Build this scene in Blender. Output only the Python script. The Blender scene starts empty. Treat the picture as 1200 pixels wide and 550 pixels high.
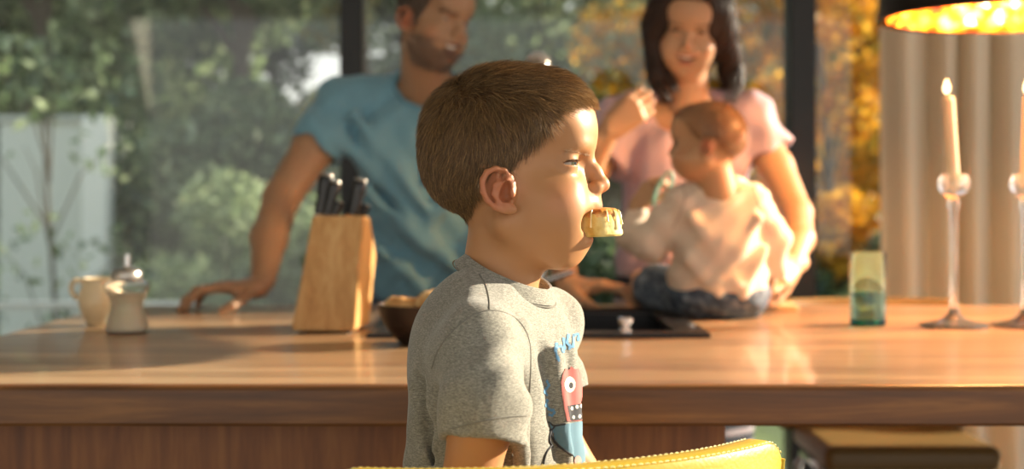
import bpy, bmesh, math, random
import numpy as np
from mathutils import Vector, Matrix
from mathutils.bvhtree import BVHTree
random.seed(7); RNG = np.random.default_rng(7)
S = bpy.context.scene; COL = S.collection
F = 1667.0; CZ = 1.14; PX0, PY0 = 600.0, 232.0

def lin(c):
    if isinstance(c, str):
        c = [int(c[i:i+2], 16)/255 for i in (1, 3, 5)]
    return tuple(((v/12.92) if v <= .04045 else ((v+.055)/1.055)**2.4) for v in c[:3])

# ------------------------------------------------------------------ camera, sky, sun, exposure
cd = bpy.data.cameras.new('camera'); cam = bpy.data.objects.new('camera', cd); COL.objects.link(cam)
cam.location = (0, 0, CZ); cam.rotation_euler = (math.pi/2, 0, 0)
cd.sensor_width = 36; cd.lens = F/1200*36; cd.shift_y = -(275-PY0)/1200
cd.clip_start = .05; cd.clip_end = 200
cd.dof.use_dof = True; cd.dof.focus_distance = 1.40; cd.dof.aperture_fstop = 3.9; cd.dof.aperture_blades = 0
S.camera = cam
S.view_settings.view_transform = 'Standard'; S.view_settings.look = 'None'
S.view_settings.exposure = 0.10; S.view_settings.gamma = 1.0; S.view_settings.use_curve_mapping = False
w = bpy.data.worlds.new('sky'); S.world = w; w.use_nodes = True
wn = w.node_tree; bg = wn.nodes['Background']
tc = wn.nodes.new('ShaderNodeTexCoord'); sp = wn.nodes.new('ShaderNodeSeparateXYZ'); cr = wn.nodes.new('ShaderNodeValToRGB')
wn.links.new(tc.outputs['Generated'], sp.inputs[0]); wn.links.new(sp.outputs['Z'], cr.inputs[0]); wn.links.new(cr.outputs[0], bg.inputs[0])
cr.color_ramp.elements[0].position = 0.0; cr.color_ramp.elements[0].color = (1.0, .93, .82, 1)
cr.color_ramp.elements[1].position = .6; cr.color_ramp.elements[1].color = (.62, .78, 1.0, 1)
bg.inputs[1].default_value = 1.25
SUNV = Vector((1.0, .30, .36)).normalized()
sl = bpy.data.lights.new('sun', 'SUN'); so = bpy.data.objects.new('sun', sl); COL.objects.link(so)
so.rotation_euler = SUNV.to_track_quat('Z', 'Y').to_euler(); so.location = (6, 3, 5)
sl.energy = 13.5; sl.color = (1.0, .87, .67); sl.angle = math.radians(.8)

# ------------------------------------------------------------------ materials
def mat(name, base='#888888', rough=.5, metal=0, bump=None, **kw):
    m = bpy.data.materials.new(name); m.use_nodes = True
    b = m.node_tree.nodes['Principled BSDF']
    b.inputs['Base Color'].default_value = (*lin(base), 1)
    b.inputs['Roughness'].default_value = rough; b.inputs['Metallic'].default_value = metal
    for k, v in kw.items():
        b.inputs[k.replace('_', ' ')].default_value = v
    if bump:
        add_bump(m, *bump)
    return m
def nt(m): return m.node_tree, m.node_tree.nodes, m.node_tree.links
def tex(m, kind='ShaderNodeTexNoise', scale=10, stretch=(1, 1, 1), coord='Object', rot=(0, 0, 0), **kw):
    t, n, l = nt(m)
    c = n.new('ShaderNodeTexCoord'); mp = n.new('ShaderNodeMapping'); x = n.new(kind)
    mp.inputs['Scale'].default_value = stretch; mp.inputs['Rotation'].default_value = rot
    l.new(c.outputs[coord], mp.inputs[0]); l.new(mp.outputs[0], x.inputs['Vector'])
    if 'Scale' in x.inputs: x.inputs['Scale'].default_value = scale
    for k, v in kw.items():
        if k in x.inputs: x.inputs[k].default_value = v
    return x
def add_bump(m, scale=50, strength=.2, dist=.002, stretch=(1, 1, 1)):
    t, n, l = nt(m); x = tex(m, scale=scale, stretch=stretch, Detail=4)
    b = n.new('ShaderNodeBump'); b.inputs['Strength'].default_value = strength; b.inputs['Distance'].default_value = dist
    l.new(x.outputs[0], b.inputs['Height']); l.new(b.outputs[0], n['Principled BSDF'].inputs['Normal'])
def ramp_color(m, src, stops, target=None):
    t, n, l = nt(m); r = n.new('ShaderNodeValToRGB'); e = r.color_ramp.elements
    while len(e) < len(stops): e.new(.5)
    for i, (p, c) in enumerate(stops):
        e[i].position = p; e[i].color = (*lin(c), 1)
    l.new(src, r.inputs[0])
    l.new(r.outputs[0], target or n['Principled BSDF'].inputs['Base Color'])
    return r
def attr_color(m, name='Col', mul=None):
    t, n, l = nt(m); a = n.new('ShaderNodeAttribute'); a.attribute_name = name
    l.new(a.outputs['Color'], n['Principled BSDF'].inputs['Base Color']); return a
def wood(name, c0, c1, c2, rough=.4, axis=0, scale=3.0, coat=0.0, planks=0):
    m = mat(name, c1, rough); t, n, l = nt(m)
    st = [14, 14, 14]; st[axis] = 1.0
    x = tex(m, scale=scale, stretch=tuple(st), Detail=8, Roughness=.65, Distortion=.6)
    src = x.outputs[0]
    if planks:
        st2 = [0, 0, 0]; st2[1 if axis == 0 else 0] = planks; st2[axis] = .9
        y = tex(m, 'ShaderNodeTexVoronoi', scale=1, stretch=tuple(st2))
        sx = n.new('ShaderNodeSeparateColor'); l.new(y.outputs['Color'], sx.inputs[0])
        mm = n.new('ShaderNodeMath'); mm.operation = 'MULTIPLY_ADD'; l.new(sx.outputs[0], mm.inputs[0]); mm.inputs[1].default_value = .30
        m2 = n.new('ShaderNodeMath'); m2.operation = 'SUBTRACT'; l.new(src, m2.inputs[0]); m2.inputs[1].default_value = .15
        l.new(m2.outputs[0], mm.inputs[2]); src = mm.outputs[0]
    ramp_color(m, src, [(.28, c0), (.5, c1), (.72, c2)])
    b = n.new('ShaderNodeBump'); b.inputs['Strength'].default_value = .15; b.inputs['Distance'].default_value = .001
    l.new(x.outputs[0], b.inputs['Height']); l.new(b.outputs[0], n['Principled BSDF'].inputs['Normal'])
    if coat: n['Principled BSDF'].inputs['Coat Weight'].default_value = coat
    return m
def skin(name, rough=.5, sss=.2):
    m = mat(name, '#c98f6c', rough); attr_color(m)
    b = m.node_tree.nodes['Principled BSDF']
    b.inputs['Subsurface Weight'].default_value = sss
    b.inputs['Subsurface Radius'].default_value = (.75, .38, .2)
    b.inputs['Subsurface Scale'].default_value = .005
    b.inputs['Specular IOR Level'].default_value = .4
    add_bump(m, 420, .08, .0006)
    return m
def translucent_mat(name, base, trans, w=.5, rough=.8, attr=False, noise=None):
    m = bpy.data.materials.new(name); m.use_nodes = True; t, n, l = nt(m)
    b = n['Principled BSDF']; b.inputs['Base Color'].default_value = (*lin(base), 1); b.inputs['Roughness'].default_value = rough
    tr = n.new('ShaderNodeBsdfTranslucent'); tr.inputs[0].default_value = (*lin(trans), 1)
    mx = n.new('ShaderNodeMixShader'); mx.inputs[0].default_value = w
    l.new(b.outputs[0], mx.inputs[1]); l.new(tr.outputs[0], mx.inputs[2]); l.new(mx.outputs[0], n['Material Output'].inputs[0])
    if attr:
        a = n.new('ShaderNodeAttribute'); a.attribute_name = 'Col'
        l.new(a.outputs['Color'], b.inputs['Base Color']); l.new(a.outputs['Color'], tr.inputs[0])
    return m

M = {}
M['skin'] = skin('skin'); M['skin_fair'] = skin('skin_fair', .45, .22)
M['oak_top'] = wood('oak_top', '#83644a', '#a1805e', '#bd9c78', .30, 0, 2.2, .25, planks=9)
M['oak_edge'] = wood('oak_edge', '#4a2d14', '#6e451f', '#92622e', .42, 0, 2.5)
M['panel'] = wood('panel_wood', '#5f3518', '#7c4a22', '#93602f', .5, 2, 3.0)
M['block'] = wood('block_wood', '#a5773f', '#c2955a', '#d6b27a', .5, 2, 3.5)
M['board'] = wood('board_wood', '#b08c60', '#cdab7c', '#e2c8a0', .5, 0, 4)
M['frame'] = mat('window_frame_paint', '#08090b', .4)
M['black'] = mat('black_plastic', '#0c0c0d', .32, Coat_Weight=.3)
M['granite'] = mat('black_composite', '#08080a', .35)
M['chrome'] = mat('chrome', '#d8d8d8', .12, 1)
M['steel'] = mat('brushed_steel', '#b9b4ac', .3, 1)
M['glassy'] = mat('clear_glass', '#ffffff', .02, 0, Transmission_Weight=1.0, IOR=1.48)
M['crystal'] = mat('crystal_glass', '#ffffff', .03, 0, Transmission_Weight=.90, IOR=1.5)
M['aqua'] = mat('aqua_glass', '#d2f4ee', .02, 0, Transmission_Weight=1.0, IOR=1.45)
M['aqua_deep'] = mat('deep_aqua_glass', '#1f9d95', .03, 0, Transmission_Weight=1.0, IOR=1.45)
M['sugar'] = mat('sugar', '#fff0d2', .9, 0, (300, .6, .003), Subsurface_Weight=.3, Subsurface_Scale=.01)
M['ceramic'] = mat('cream_ceramic', '#dcc8a2', .3, 0, None, Coat_Weight=.3)
M['bowl'] = mat('dark_bowl', '#2a1c15', .45, 0, (60, .2, .002))
M['leather'] = mat('yellow_leather', '#b89c28', .38, 0, (260, .35, .0012), Coat_Weight=.15)
M['stitch'] = mat('stitch_thread', '#f0e3a0', .7)
M['wax'] = mat('candle_wax', '#cfc9ac', .45)
M['floor'] = mat('floor_dark', '#5a5c60', .35, 0, (8, .1, .002))
M['white'] = mat('white_paint', '#e8e4da', .7)
M['curtain'] = translucent_mat('sheer_cream_curtain', '#eee4d4', '#f6e8d0', .52)
M['denim'] = mat('denim', '#3d5270', .9, 0, (600, .6, .001))
t_, n_, l_ = nt(M['denim']); x_ = tex(M['denim'], scale=60, Detail=5); ramp_color(M['denim'], x_.outputs[0], [(.3, '#2f3a4a'), (.5, '#4a5868'), (.7, '#7f8b98')])
M['trouser'] = mat('dark_trousers', '#23262e', .9)

def thin_glass(name):
    m = bpy.data.materials.new(name); m.use_nodes = True; t, n, l = nt(m)
    for x in list(n):
        if x.type != 'OUTPUT_MATERIAL': n.remove(x)
    tr = n.new('ShaderNodeBsdfTransparent'); tr.inputs[0].default_value = (.93, .96, .95, 1)
    gl = n.new('ShaderNodeBsdfGlossy'); gl.inputs['Roughness'].default_value = .02
    fr = n.new('ShaderNodeFresnel'); fr.inputs[0].default_value = 1.5
    mx = n.new('ShaderNodeMixShader'); mm = n.new('ShaderNodeMath'); mm.operation = 'MULTIPLY'; mm.inputs[1].default_value = 1.15; mm.use_clamp = True
    l.new(fr.outputs[0], mm.inputs[0]); l.new(mm.outputs[0], mx.inputs[0]); l.new(tr.outputs[0], mx.inputs[1]); l.new(gl.outputs[0], mx.inputs[2])
    l.new(mx.outputs[0], n['Material Output'].inputs[0]); return m
M['pane'] = thin_glass('window_pane_glass')

# ------------------------------------------------------------------ object helpers
def P(px, py, D):
    return Vector(((px-PX0)/F*D, D, CZ-(py-PY0)/F*D))
def tag(o, label=None, cat=None, group=None, kind=None):
    if label: o['label'] = label
    if cat: o['category'] = cat
    if group: o['group'] = group
    if kind: o['kind'] = kind
    return o
def empty(name, loc, label, cat, group=None, rz=0):
    o = bpy.data.objects.new(name, None); COL.objects.link(o); o.location = loc; o.rotation_euler = (0, 0, rz)
    o.empty_display_size = .05
    bpy.context.view_layer.update()
    return tag(o, label, cat, group)
def world_of(p):
    m = Matrix.Identity(4)
    while p is not None:
        m = p.matrix_basis @ m; p = p.parent
    return m
def mk(name, V, Fc, m, parent=None, smooth=True, col=None, world=True):
    """V world coordinates (world=True) or local to the parent."""
    V = np.asarray(V, dtype=np.float32).reshape(-1, 3)
    org = V.mean(0) if parent is None and world else np.zeros(3)
    if parent is not None and world:
        inv = np.array(world_of(parent).inverted()); V = V @ inv[:3, :3].T + inv[:3, 3]
    me = bpy.data.meshes.new(name)
    if parent is None and world:
        org = np.array([V[:, 0].mean(), V[:, 1].mean(), V[:, 2].min()]); V = V - org
    if isinstance(Fc, np.ndarray):
        k = Fc.shape[1]; nf = len(Fc)
        me.vertices.add(len(V)); me.vertices.foreach_set('co', V.astype(np.float32).ravel())
        me.loops.add(nf*k); me.loops.foreach_set('vertex_index', Fc.astype(np.int32).ravel())
        me.polygons.add(nf); me.polygons.foreach_set('loop_start', np.arange(0, nf*k, k, dtype=np.int32))
        me.polygons.foreach_set('loop_total', np.full(nf, k, dtype=np.int32))
        me.update(calc_edges=True); me.validate()
    else:
        me.from_pydata([tuple(v) for v in V], [], Fc)
    if smooth: me.polygons.foreach_set('use_smooth', np.ones(len(me.polygons), dtype=bool))
    if col is not None:
        a = me.color_attributes.new('Col', 'FLOAT_COLOR', 'POINT')
        c = np.ones((len(V), 4), dtype=np.float32); c[:, :3] = col; a.data.foreach_set('color', c.ravel())
    o = bpy.data.objects.new(name, me); COL.objects.link(o); me.materials.append(m)
    if parent is not None: o.parent = parent
    else: o.location = org
    return o
class MB:
    def __init__(s): s.V = []; s.F = []
    def add(s, V, Fc):
        b = len(s.V); s.V += [tuple(v) for v in V]; s.F += [tuple(int(i)+b for i in f) for f in Fc]; return s
    def box(s, lo, hi, bev=0.0, seg=2, Mx=None):
        bm = bmesh.new(); bmesh.ops.create_cube(bm, size=1)
        lo = Vector(lo); hi = Vector(hi)
        for v in bm.verts:
            v.co = Vector([(lo[i]+hi[i])/2+v.co[i]*(hi[i]-lo[i]) for i in range(3)])
        if bev: bmesh.ops.bevel(bm, geom=list(bm.edges), offset=bev, segments=seg, affect='EDGES', profile=.5)
        bm.verts.index_update()
        s.add([(Mx @ v.co if Mx else v.co) for v in bm.verts], [[v.index for v in f.verts] for f in bm.faces]); bm.free(); return s
    def tube(s, pts, r, seg=10, closed=False, sx=1.0, up=None):
        pts = [Vector(p) for p in pts]; n = len(pts); rr = r if hasattr(r, '__len__') else [r]*n
        rings = []; prev = None
        for i, p in enumerate(pts):
            a = pts[(i-1) % n] if (closed or i) else p; b = pts[(i+1) % n] if (closed or i < n-1) else p
            t = (b-a).normalized()
            if prev is None:
                u = Vector(up) if up else (Vector((0, 0, 1)) if abs(t.z) < .9 else Vector((1, 0, 0)))
                prev = (u-t*u.dot(t)).normalized()
            elif up is not None:
                u = Vector(up); prev = (u-t*u.dot(t)).normalized()
            else: prev = (prev-t*prev.dot(t)).normalized()
            q = t.cross(prev)
            rings.append([p+(prev*math.cos(k*2*math.pi/seg)*sx+q*math.sin(k*2*math.pi/seg))*rr[i] for k in range(seg)])
        V = [v for R in rings for v in R]; Fc = []
        for i in range(n if closed else n-1):
            j = (i+1) % n
            for k in range(seg):
                k2 = (k+1) % seg; Fc.append((i*seg+k, i*seg+k2, j*seg+k2, j*seg+k))
        if not closed:
            Fc.append(tuple(range(seg))[::-1]); Fc.append(tuple((n-1)*seg+k for k in range(seg)))
        return s.add(V, Fc)
    def lathe(s, prof, c=(0, 0, 0), seg=40, rib=0, ribn=0, Mx=None, cap=True):
        V = []; Fc = []; n = len(prof)
        for (r, z) in prof:
            for k in range(seg):
                a = 2*math.pi*k/seg; q = r*(1+(rib*math.cos(ribn*a) if ribn else 0))
                v = Vector((q*math.cos(a), q*math.sin(a), z)); v = Mx @ v if Mx else v
                V.append(v+Vector(c))
        for i in range(n-1):
            for k in range(seg):
                k2 = (k+1) % seg; Fc.append((i*seg+k, i*seg+k2, (i+1)*seg+k2, (i+1)*seg+k))
        if cap: Fc.append(tuple(range(seg))[::-1]); Fc.append(tuple((n-1)*seg+k for k in range(seg)))
        return s.add(V, Fc)
    def build(s, name, m, parent=None, smooth=True, world=True):
        o = mk(name, s.V, s.F, m, parent, smooth, world=world)
        if smooth:
            try: o.data.set_sharp_from_angle(angle=math.radians(40))
            except Exception: pass
        return o
def spline(pts, n=8):
    pts = [np.array(p, float) for p in pts]; out = []
    Q = [2*pts[0]-pts[1]]+pts+[2*pts[-1]-pts[-2]]
    for i in range(1, len(Q)-2):
        for k in range(n):
            t = k/n; a, b, c, d = Q[i-1:i+3]
            out.append(.5*((2*b)+(c-a)*t+(2*a-5*b+4*c-d)*t*t+(-a+3*b-3*c+d)*t**3))
    out.append(pts[-1]); return out

# ------------------------------------------------------------------ implicit sculpting (blended forms, polygonised)
class Vol:
    def __init__(s, lo, hi, h):
        s.ax = [np.arange(lo[i], hi[i]+h, h, dtype=np.float32) for i in range(3)]; s.h = h
        s.D = np.full([len(a) for a in s.ax], .05, dtype=np.float32)
    def sl(s, lo, hi):
        o = []
        for i in range(3):
            a = np.searchsorted(s.ax[i], lo[i]); b = np.searchsorted(s.ax[i], hi[i]); o.append(slice(max(0, a-1), max(0, b+1)))
        return tuple(o)
    def grid(s, q):
        return (s.ax[0][q[0]][:, None, None], s.ax[1][q[1]][None, :, None], s.ax[2][q[2]][None, None, :])
    def comb(s, q, d, k, op):
        D = s.D[q]
        if op == '+':
            if k > 0:
                h = np.maximum(k-np.abs(D-d), 0)/k; s.D[q] = np.minimum(D, d)-h*h*k*.25
            else: s.D[q] = np.minimum(D, d)
        else:
            e = -d
            if k > 0:
                h = np.maximum(k-np.abs(D-e), 0)/k; s.D[q] = np.maximum(D, e)+h*h*k*.25
            else: s.D[q] = np.maximum(D, e)
    def ell(s, c, r, k=.01, op='+', R=None, sym=False):
        c = np.array(c, float); r = np.array(r, float) if hasattr(r, '__len__') else np.array([r]*3, float)
        m = r.max()+k*1.8+.014 if R is not None else r+k*1.8+.014
        lo = c-m; hi = c+m
        if sym: lo[1] = min(lo[1], -hi[1]) if c[1] > 0 else lo[1]; lo[1] = -hi[1]
        q = s.sl(lo, hi)
        if any(x.stop <= x.start for x in q): return s
        x, y, z = s.grid(q)
        if sym: y = np.abs(y)
        x = x-c[0]; y = y-c[1]; z = z-c[2]
        if R is not None:
            R = np.array(R); X = x*R[0, 0]+y*R[1, 0]+z*R[2, 0]; Y = x*R[0, 1]+y*R[1, 1]+z*R[2, 1]; Z = x*R[0, 2]+y*R[1, 2]+z*R[2, 2]
            x, y, z = X, Y, Z
        k0 = np.sqrt((x/r[0])**2+(y/r[1])**2+(z/r[2])**2); k1 = np.sqrt((x/r[0]**2)**2+(y/r[1]**2)**2+(z/r[2]**2)**2)+1e-9
        s.comb(q, (k0*(k0-1)/k1).astype(np.float32), k, op); return s
    def cap(s, a, b, ra, rb=None, k=.01, op='+', sym=False, sc=(1, 1, 1)):
        """tapered capsule; sc squashes space around the axis (radius along i becomes r/sc[i])"""
        rb = ra if rb is None else rb; a = np.array(a, float); b = np.array(b, float); sc = np.array(sc, float)
        m = max(ra, rb)/sc.min()+k+.012
        lo = np.minimum(a, b)-m; hi = np.maximum(a, b)+m
        if sym: lo[1] = -hi[1]
        q = s.sl(lo, hi)
        if any(x.stop <= x.start for x in q): return s
        x, y, z = s.grid(q)
        if sym: y = np.abs(y)
        x = (x-a[0])*sc[0]; y = (y-a[1])*sc[1]; z = (z-a[2])*sc[2]; d = (b-a)*sc
        L = (d*d).sum()+1e-12
        t = np.clip((x*d[0]+y*d[1]+z*d[2])/L, 0, 1)
        dd = np.sqrt((x-t*d[0])**2+(y-t*d[1])**2+(z-t*d[2])**2)-(ra+(rb-ra)*t)
        s.comb(q, dd.astype(np.float32), k, op); return s
    def chain(s, pts, rs, k=.01, op='+', sym=False, sc=(1, 1, 1)):
        if not hasattr(rs, '__len__'): rs = [rs]*len(pts)
        for i in range(len(pts)-1): s.cap(pts[i], pts[i+1], rs[i], rs[i+1], k, op, sym, sc)
        return s
    def cut(s, p, n, k=0):
        """remove the half space on the +n side of p"""
        q = (slice(None),)*3; x, y, z = s.grid(q)
        d = -((x-p[0])*n[0]+(y-p[1])*n[1]+(z-p[2])*n[2])
        s.comb(q, d.astype(np.float32)+0*s.D, k, '-'); return s
    def fold(s, fn):
        x, y, z = s.grid((slice(None),)*3); s.D += fn(x, y, z).astype(np.float32); return s
    def mesh(s, Mx=None):
        D = s.D; D[0] = D[-1] = .05; D[:, 0] = D[:, -1] = .05; D[:, :, 0] = D[:, :, -1] = .05
        ins = D < 0; nx, ny, nz = D.shape
        c = ins[:-1, :-1, :-1].astype(np.int8)
        for dx in (0, 1):
            for dy in (0, 1):
                for dz in (0, 1):
                    if dx+dy+dz: c = c+ins[dx:nx-1+dx, dy:ny-1+dy, dz:nz-1+dz]
        act = np.argwhere((c > 0) & (c < 8)); N = len(act)
        idx = np.full(c.shape, -1, dtype=np.int32); idx[act[:, 0], act[:, 1], act[:, 2]] = np.arange(N)
        acc = np.zeros((N, 3)); cnt = np.zeros(N)
        cs = [(a, b, e) for a in (0, 1) for b in (0, 1) for e in (0, 1)]
        for A in cs:
            for ax in range(3):
                if A[ax]: continue
                B = list(A); B[ax] = 1
                va = D[act[:, 0]+A[0], act[:, 1]+A[1], act[:, 2]+A[2]]; vb = D[act[:, 0]+B[0], act[:, 1]+B[1], act[:, 2]+B[2]]
                m = (va < 0) != (vb < 0); t = np.where(m, va/(va-vb+1e-20*(va == vb)), 0)
                p = np.array(A, float)[None, :].repeat(N, 0); p[:, ax] += t
                acc[m] += p[m]; cnt[m] += 1
        V = (act+acc/cnt[:, None])*s.h+np.array([a[0] for a in s.ax])
        Fs = []
        for ax in range(3):
            u, v = (ax+1) % 3, (ax+2) % 3
            a = [slice(None)]*3; b = [slice(None)]*3; a[ax] = slice(0, -1); b[ax] = slice(1, None)
            e = np.argwhere(ins[tuple(a)] != ins[tuple(b)]); sg = ins[tuple(a)][e[:, 0], e[:, 1], e[:, 2]]
            ok = (e[:, u] > 0) & (e[:, v] > 0); e = e[ok]; sg = sg[ok]
            def g(du, dv):
                q = e.copy(); q[:, u] -= du; q[:, v] -= dv; return idx[q[:, 0], q[:, 1], q[:, 2]]
            Q = np.stack([g(0, 0), g(1, 0), g(1, 1), g(0, 1)], 1)
            Q[~sg] = Q[~sg][:, ::-1]; Fs.append(Q)
        Fc = np.concatenate(Fs); Fc = Fc[(Fc >= 0).all(1)]
        if Mx is not None:
            Mx = np.array(Mx); V = V @ Mx[:3, :3].T+Mx[:3, 3]
        return V, Fc
def vnormals(V, Fc):
    n = np.cross(V[Fc[:, 2]]-V[Fc[:, 0]], V[Fc[:, 3]]-V[Fc[:, 1]]); N = np.zeros_like(V)
    for i in range(4): np.add.at(N, Fc[:, i], n)
    return N/(np.linalg.norm(N, axis=1)[:, None]+1e-12)
def relax(V, Fc, it=2, lam=.5):
    E = np.concatenate([Fc[:, [i, (i+1) % 4]] for i in range(4)]); E = np.concatenate([E, E[:, ::-1]])
    cnt = np.bincount(E[:, 0], minlength=len(V))[:, None]
    for _ in range(it):
        for l in (lam, -lam*1.03):
            A = np.stack([np.bincount(E[:, 0], V[E[:, 1], i], minlength=len(V)) for i in range(3)], 1)/np.maximum(cnt, 1)
            V = V+l*(A-V)
    return V
def frame(o, f, up=(0, 0, 1), roll=0):
    f = Vector(f).normalized(); u = Vector(up); l = u.cross(f).normalized(); u = f.cross(l)
    if roll:
        R = Matrix.Rotation(roll, 3, f); l = R @ l; u = R @ u
    m = Matrix.Identity(4)
    for i in range(3): m[i][0] = f[i]; m[i][1] = l[i]; m[i][2] = u[i]; m[i][3] = o[i]
    return m
def cat(parts):
    V = []; Fc = []; C = []; b = 0
    for p in parts:
        V.append(p[0]); Fc.append(p[1]+b); C.append(p[2]); b += len(p[0])
    return np.concatenate(V), np.concatenate(Fc), np.concatenate(C)
def sm(a, b, x): t = np.clip((x-a)/(b-a), 0, 1); return t*t*(3-2*t)

# ------------------------------------------------------------------ a sculpted head; local frame: +x face, +z up, origin between the ears
K = .000852
class Head:
    def __init__(s, Mx, h=.002, fx=1, fy=1, fu=1, fd=1, neck=None, neck_r=(.037, .037), ear=1.0, squint=.0028, mouth='closed', nose=1.0, jaw=1.0, cheek=1.0, eye=1.0, skinc='#c99272', eardx=0, brow=1.0, eyeaz=14, eyeback=0, eyeout=0):
        s.M = Mx; s.fx, s.fy, s.fu, s.fd = fx, fy, fu, fd; s.skinc = np.array(lin(skinc)); s.eye = eye; s.mouthk = mouth; s.eardx = eardx
        c = s.c
        V = s.V = Vol((-.125*fx, -.098*fy, -.155*max(1, fd)), (.125*fx, .098*fy, .145*fu), h)
        rx = lambda v: v*K*fx
        rz = lambda v, y=240: v*K*(fu if y < 192 else fd)
        ym = .5*(fu+fd)
        # cranium
        V.ell(c(594, 163), (rx(99), .070*fy, 82*K*fu), .0)
        V.ell(c(642, 150), (rx(55), .052*fy, 56*K*fu), .02)
        V.ell(c(558, 192), (rx(60), .060*fy, 60*K*ym), .02)
        # mid face, jaw, cheeks, chin
        V.ell(c(628, 232), (rx(62), .055*fy, 58*K*fd), .02)
        V.ell(c(634, 272), (rx(46), .041*fy*jaw, 38*K*fd), .02)
        V.cap(c(600, 262, .045*fy*jaw), c(655, 297, .017*fy*jaw), .0135, .0125, .018, sym=True)
        V.ell(c(665, 294), (rx(19.5), .019*jaw, 19*K*fd), .014)
        V.ell(c(652, 240, .033*fy), (rx(29)*cheek, .019*cheek, 28*K*fd), .03, sym=True)
        V.ell(c(655, 262, .025*fy), (rx(25)*cheek, .018, 26*K*fd), .03, sym=True)
        # brow ridge / temple
        V.ell(c(672, 179, .023*fy), (rx(18)*brow, .016*brow, 9*K*brow), .014, sym=True)
        V.ell(c(655, 182, .068*fy), (rx(26), .016, 24*K), .03, '-', sym=True)
        # neck
        nb = neck if neck is not None else c(588, 352)
        V.cap(c(596, 262), nb, neck_r[0], neck_r[1], .018)
        # eye sockets
        V.ell(c(689, 192, .030*fy), (rx(16), .0150, 10*K), .014, '-', sym=True)
        # nose
        n = nose
        V.chain([c(688, 188), c(697, 202), c(704, 214)], [.0062, .006*n, .0066*n], .008)
        V.ell(c(705.5, 217), (.0075*n, .0068*n, .0068*n), .005)
        V.ell(c(698.5, 220.5, .0085*n), (.0070*n, .0046*n, .0056*n), .005, sym=True)
        V.ell(c(703, 227, .0042*n), (.0040*n, .0021*n, .0022*n), .002, '-', sym=True)
        # upper lip block and lips
        V.ell(c(688, 237), (rx(17), .020*fy, 12*K*fd), .010)
        V.ell(c(670, 245, .018*fy), (rx(17), .012, 13*K*fd), .012, sym=True)
        if mouth == 'bite':
            V.ell(c(696.5, 242.5), (rx(9), .013, 4.2*K), .005)
            V.ell(c(684, 279.5), (rx(9.5), .0125, 5.0*K), .006)
            V.ell(c(676, 283), (rx(14), .022, 10*K), .012)
            V.ell(c(685, 261), (.0205, .0260, .0140), .003, '-')
            V.ell(c(703, 261, .030), (.0175, .0210, .0142), .004, '-', sym=True); V.ell(c(680, 261, .024), (.006, .012, .0050), .004, '-', sym=True)
            V.chain([c(658, 266, .036), c(668, 258, .033), c(682, 245, .026)], [.0012, .0026, .0012], .005, '-', sym=True)
        elif mouth == 'smile':
            V.ell(c(692, 243), (rx(9), .023*fy, 3.8*K), .005)
            V.ell(c(689, 266), (rx(9), .017*fy, 4.5*K), .005)
            V.ell(c(664, 234, .038*fy), (rx(17), .015, 14*K), .014, sym=True)
            V.chain([c(693, 255.5, 0), c(691, 254, .011), c(684, 247.5, .022), c(674, 239, .0300)], [.0074, .0070, .0052, .0018], .002, '-', sym=True)
            V.chain([c(680, 226, .021), c(674, 236, .031), c(668, 246, .036)], .0008, .006, '-', sym=True)
        else:
            V.ell(c(694, 246), (rx(8), .014*fy, 4.0*K), .004)
            V.ell(c(692, 256), (rx(8), .012*fy, 4.2*K), .004)
            V.cap(c(703, 251), c(690, 250.5, .019*fy), .0016, .001, .002, '-', sym=True)
        # lids
        er = .0112*eye; s.er = er; s.ec = c(668.0-eyeback, 192.5, .0285*fy+eyeout); ea = math.radians(eyeaz)
        V.ell(s.ec, er+.0015, .006, sym=True)
        V.ell(s.ec+np.array([er*.88*math.cos(ea), er*.88*math.sin(ea), -.0004]), (er*.62, er*.92, squint), .0010, '-', sym=True, R=Matrix.Rotation(ea, 3, 'Z'))
        sp3 = lambda az, el, r=1.13: s.ec+er*r*np.array([math.cos(az)*math.cos(el), math.sin(az)*math.cos(el), math.sin(el)])
        s.sph = lambda az, el, r=1.13: (lambda p: (600+p[0]/(K*fx), 192-((p[2]-40*K)/K)/(fu if p[2] > 40*K else fd), p[1]/fy))(sp3(ea+az, el, r))
        # ears
        e = ear; eo = c(598+eardx, 225, .0615*fy)
        def q(px, py, nn): return eo+np.array([(px-598)*K*e, nn*e, (225-py)*K*e])
        V.ell(q(583, 223, .0045), (.0150*e, .0040*e, .0215*e), .004, sym=True, R=Matrix.Rotation(math.radians(24), 3, 'Z'))
        V.ell(q(594, 222, .000), (.010*e, .0075*e, .018*e), .006, sym=True)
        V.chain([q(597, 220, .004), q(598, 208, .004), q(592, 200, .0065), q(582, 197.5, .010), q(572, 202, .013), q(566.5, 212, .0145), q(567.5, 225, .0145), q(572.5, 236, .0125), q(581, 244, .009), q(590, 248, .006)],
                [.0022*e, .0026*e, .0026*e, .0028*e, .003*e, .003*e, .0029*e, .0026*e, .0028*e, .003*e], .002, sym=True)
        V.ell(q(598, 246, .004), (.0075*e, .0038*e, .0055*e), .004, sym=True)
        V.chain([q(590, 210, .007), q(581, 218, .0095), q(579, 228, .0095), q(585, 237, .008)], [.0018*e, .0022*e, .0022*e, .002*e], .003, sym=True)
        V.ell(q(593, 224, .009), (.0050*e, .0105*e, .0100*e), .0015, '-', sym=True, R=Matrix.Rotation(.3, 3, 'Y'))
        V.ell(q(594, 231, .008), (.0068*e, .0110*e, .0058*e), .002, '-', sym=True)
        V.ell(q(590, 207, .0095), (.0040*e, .0060*e, .0046*e), .002, '-', sym=True)
        V.ell(q(601.5, 228, .005), (.0028*e, .0030*e, .0040*e), .003, sym=True)
        s.q = q
    def c(s, px, py, y=0.0):
        zz = (192-py)*K*(s.fu if py < 192 else s.fd)+40*K
        return np.array([(px-600)*K*s.fx, y, zz])
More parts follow.
